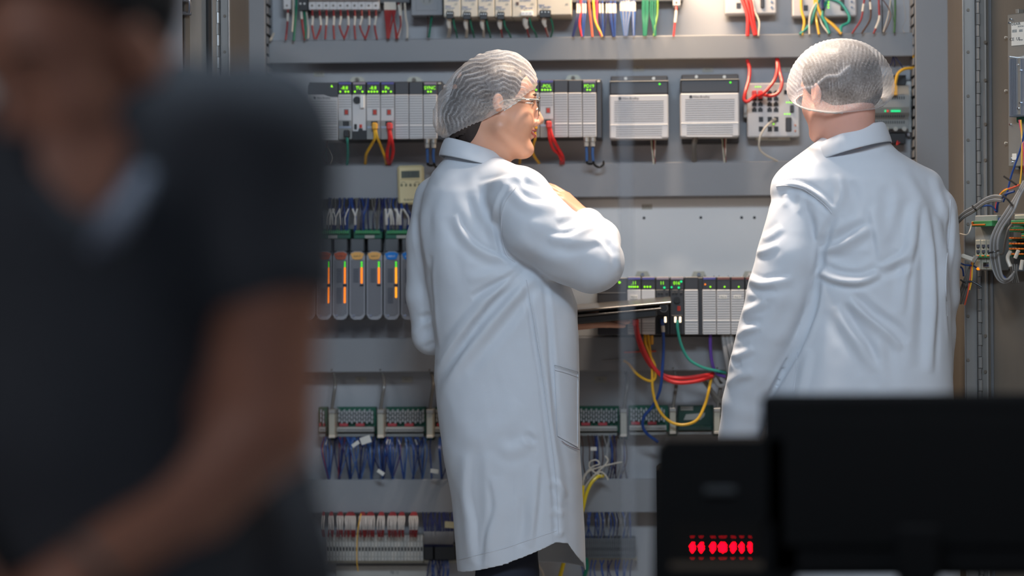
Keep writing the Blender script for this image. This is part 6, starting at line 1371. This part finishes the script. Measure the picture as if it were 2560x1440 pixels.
# t-shirt
v = Vol(np.arange(C3(-560, 0)[0], C3(930, 0)[0], .006), np.arange(YF - .32, YF + .30, .006), np.arange(.80, C3(0, 60)[2], .006))
v.chain([C3(-190, 480, YF), C3(60, 520, YF + .02), C3(330, 420, YF + .05), S['sh'] + np.array((-.012, 0, -.02))], [.075, .095, .105, .088], .05)
v.chain([C3(250, 640, YF + .03), C3(230, 1000, YF + .05), C3(360, 1500, YF + .06), C3(400, 1700, YF + .06)], [.135, .145, .150, .16], .06)
v.chain([S['sh'] + np.array((.0, 0, -.005)), C3(660, 520, YF + .01), C3(662, 672, YF)], [.072, .066, .066], .02)
v.chain([S['sh2'], C3(-240, 800, YF - .02)], [.078, .066], .02)
v.cone(C3(190, 360, YF - .10), C3(225, 590, YF - .13), .055, .018, .01, cut=True)
V, q = v.mesh(); V = smooth(V, q, 2); V = ripple(V, q, .006, 30, 3); V, q, u = keep(V, q, (V[:, 2] > .83))
ts = vobj('t_shirt', V, q, M['tshirt'], fm, 'black short-sleeved t-shirt')
MB().tube(spline([C3(395, 380, YF - .03), C3(345, 470, YF - .09), C3(285, 560, YF - .13), C3(228, 625, YF - .15)], 5), [.012] * 8 + [.014] * 5 + [.006] * 3, 10).build('collar_lining', M['collar_blue'], fm, 'pale blue collar edge at the neck')
v = Vol(np.arange(fx - .30, fx + .34, .01), np.arange(YF - .22, YF + .30, .01), np.arange(.06, 1.0, .012))
v.chain([C3(250, 1500, YF + .06), C3(490, 1500, YF + .07)], [.15, .13], .03); v.chain([C3(600, 1120, YF + .12), C3(590, 1500, YF + .08)], [.075, .095], .05)
for dx in (-.075, .06): v.chain([(fx + dx, YF + .06, .88), (fx + dx, YF + .02, .48), (fx + dx, YF + .05, .07)], [.105, .085, .066], .03)
V, q = v.mesh(); vobj('trousers', V, q, M['dark_trousers'], fm, 'dark trousers'); shoes(fm, [(fx - .075, YF + .0, -1.7), (fx + .06, YF + .0, -1.5)])
v = Vol(*(np.arange(a - .16, a + .16, .005) for a in hf.p(-.02, 0, .03)))
v.ell(hf.p(-.022, 0, .046), (.112, .090, .094), .01, A=hf.A); V, q = v.mesh()
pl = (V - np.array(hf.p(.050, 0, .066))) @ np.array(hf.R @ Vector((-.72, 0, .69))); V, q, u = keep(V, q, pl > 0); vobj('hair', V, q, M['hair_f'], fm, 'short dark hair')
wv = (Vector(S['wr']) - Vector(C3(480, 1200, YF - .05))).normalized(); wc = Vector(S['wr']) - wv * .015; a_ = wv.orthogonal().normalized(); b_ = wv.cross(a_)
MB().tube([wc + (a_ * math.cos(t_ * .3927) + b_ * math.sin(t_ * .3927)) * .031 for t_ in range(17)], .005, 8).build('wristwatch', M['watch'], fm, 'metal wristwatch')
# ================================================================== black equipment in front
YB = -2.42
defm('mon', (11, 10, 10), .9, var=.05); defm('mon2', (11, 10, 10), .9, var=.05)
for k_ in ('mon', 'mon2'): M[k_].node_tree.nodes['Principled BSDF'].inputs['Specular IOR Level'].default_value = .15
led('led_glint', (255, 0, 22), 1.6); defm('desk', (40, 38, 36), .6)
E3 = lambda px, py, y=YB: at(px, py, y)
dz = .70
dk = thing('work_desk', 'dark desk at the bottom right, just under the picture edge', 'desk', (1.05, YB, 0))
MB().box(.30, 1.75, YB - .22, YB + .16, dz - .03, dz, .004).build('desktop', M['desk'], dk)
for x in (.34, 1.71):
    for y in (YB - .18, YB + .12): MB().box(x - .025, x + .025, y - .025, y + .025, 0, dz - .03, .003).build('leg', M['desk'], dk)
a, b = E3(1905, 986), E3(2680, 1440)
mn = thing('monitor', 'black monitor at the lower right, out of focus, seen from behind', 'monitor', ((a.x + b.x) / 2, YB, dz))
c = MB(); c.box(a.x, b.x, YB, YB + .03, dz + .045, a.z, .008); c.build('back_cover', M['mon'], mn)
MB().box(a.x + .03, b.x - .03, YB - .003, YB + .002, dz + .09, a.z - .04, .001).build('rear_bulge', M['mon'], mn)
MB().box((a.x + b.x) / 2 - .03, (a.x + b.x) / 2 + .03, YB - .03, YB + .005, dz + .01, dz + .12, .004).build('neck', M['mon2'], mn)
MB().box((a.x + b.x) / 2 - .12, (a.x + b.x) / 2 + .12, YB - .10, YB + .08, dz, dz + .014, .005).build('foot', M['mon2'], mn)
MB().box(a.x + .01, b.x - .01, YB + .03, YB + .032, dz + .06, a.z - .015, 0).build('screen', M['black'], mn)
# open black housing with a window-like opening
P = lambda px, py: E3(px, py, YB)
x0, x1, zt, zb = P(1640, 1100).x, P(1990, 1100).x, P(1780, 1098).z, dz
ox0, ox1, oz0, oz1 = P(1674, 1330).x, P(1935, 1330).x, P(1800, 1424).z, P(1800, 1306).z
hs = thing('equipment_housing', 'black open housing left of the monitor, out of focus', 'housing', ((x0 + x1) / 2, YB, dz))
sl = .008
def slab(pa, name): 
    MB().prism(pa, YB, YB + .10).build(name, M['mon'], hs)
slab([(x0 - sl, zb), (x0, zt - .02), (x0 + .012, zt), (x1, zt), (x1, oz1), (ox0, oz1), (ox0, zb)], 'side_and_top')
slab([(ox0, zb), (ox0, oz0), (x1, oz0), (x1, zb)], 'lower_front'); slab([(ox1, oz0), (ox1, oz1), (x1, oz1), (x1, oz0)], 'end_post')
MB().box(P(1760, 1228).x, P(1840, 1228).x, YB - .004, YB, P(1800, 1236).z, P(1800, 1218).z, .002).build('handle', M['rubber'], hs)
# farther indicator unit whose red lamps show through the opening
YI = -.98
q0, q1 = at(1640, 1170, YI), at(1960, 1440, YI)
iu = thing('indicator_unit', 'black unit with a row of glowing red lamps, seen between the black boxes', 'indicator', ((q0.x + q1.x) / 2, YI, 0))
MB().box(q0.x, q1.x, YI, YI + .14, 0, q0.z, .006).build('case', M['mon'], iu)
for x, w, br in ((1731, 13, 1), (1753, 13, 1), (1782, 14, 1), (1807, 21, 1), (1833, 14, 1), (1854, 12, 1), (1875, 10, .7)):
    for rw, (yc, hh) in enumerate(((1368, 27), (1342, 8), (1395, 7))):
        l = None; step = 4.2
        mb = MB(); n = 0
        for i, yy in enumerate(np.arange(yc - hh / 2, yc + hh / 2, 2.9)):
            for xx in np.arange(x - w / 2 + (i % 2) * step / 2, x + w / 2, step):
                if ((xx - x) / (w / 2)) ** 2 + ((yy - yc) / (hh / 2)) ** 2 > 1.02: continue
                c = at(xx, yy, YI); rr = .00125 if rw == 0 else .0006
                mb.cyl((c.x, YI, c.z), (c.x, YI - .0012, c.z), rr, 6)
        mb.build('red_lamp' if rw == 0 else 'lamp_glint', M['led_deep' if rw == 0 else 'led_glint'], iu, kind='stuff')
# hazy strip: the edge of a clear door standing between the two people
m = bpy.data.materials.new('haze'); m.use_nodes = True; N = m.node_tree.nodes; L = m.node_tree.links; N.clear()
o_ = N.new('ShaderNodeOutputMaterial'); mxs = N.new('ShaderNodeMixShader'); tr = N.new('ShaderNodeBsdfTransparent'); pb_ = N.new('ShaderNodeBsdfPrincipled'); pb_.inputs['Base Color'].default_value = (.30, .31, .33, 1); pb_.inputs['Roughness'].default_value = .3
nz = N.new('ShaderNodeTexNoise'); nz.inputs['Scale'].default_value = 6; mr = N.new('ShaderNodeMapRange'); mr.inputs['To Min'].default_value = .0; mr.inputs['To Max'].default_value = .24; nz.inputs['Scale'].default_value = 1.6
L.new(nz.outputs['Fac'], mr.inputs['Value']); L.new(mr.outputs[0], mxs.inputs[0]); L.new(tr.outputs[0], mxs.inputs[1]); L.new(pb_.outputs[0], mxs.inputs[2]); L.new(mxs.outputs[0], o_.inputs[0])
YG = -1.35
a, b = at(1548, 700, YG), at(1586, 700, YG)
gs = MB().box(a.x, b.x, YG - .004, YG + .004, .02, 2.6, .002).build('clear_strip', m, None, 'hazy translucent upright strip standing between the two people', 'strip')
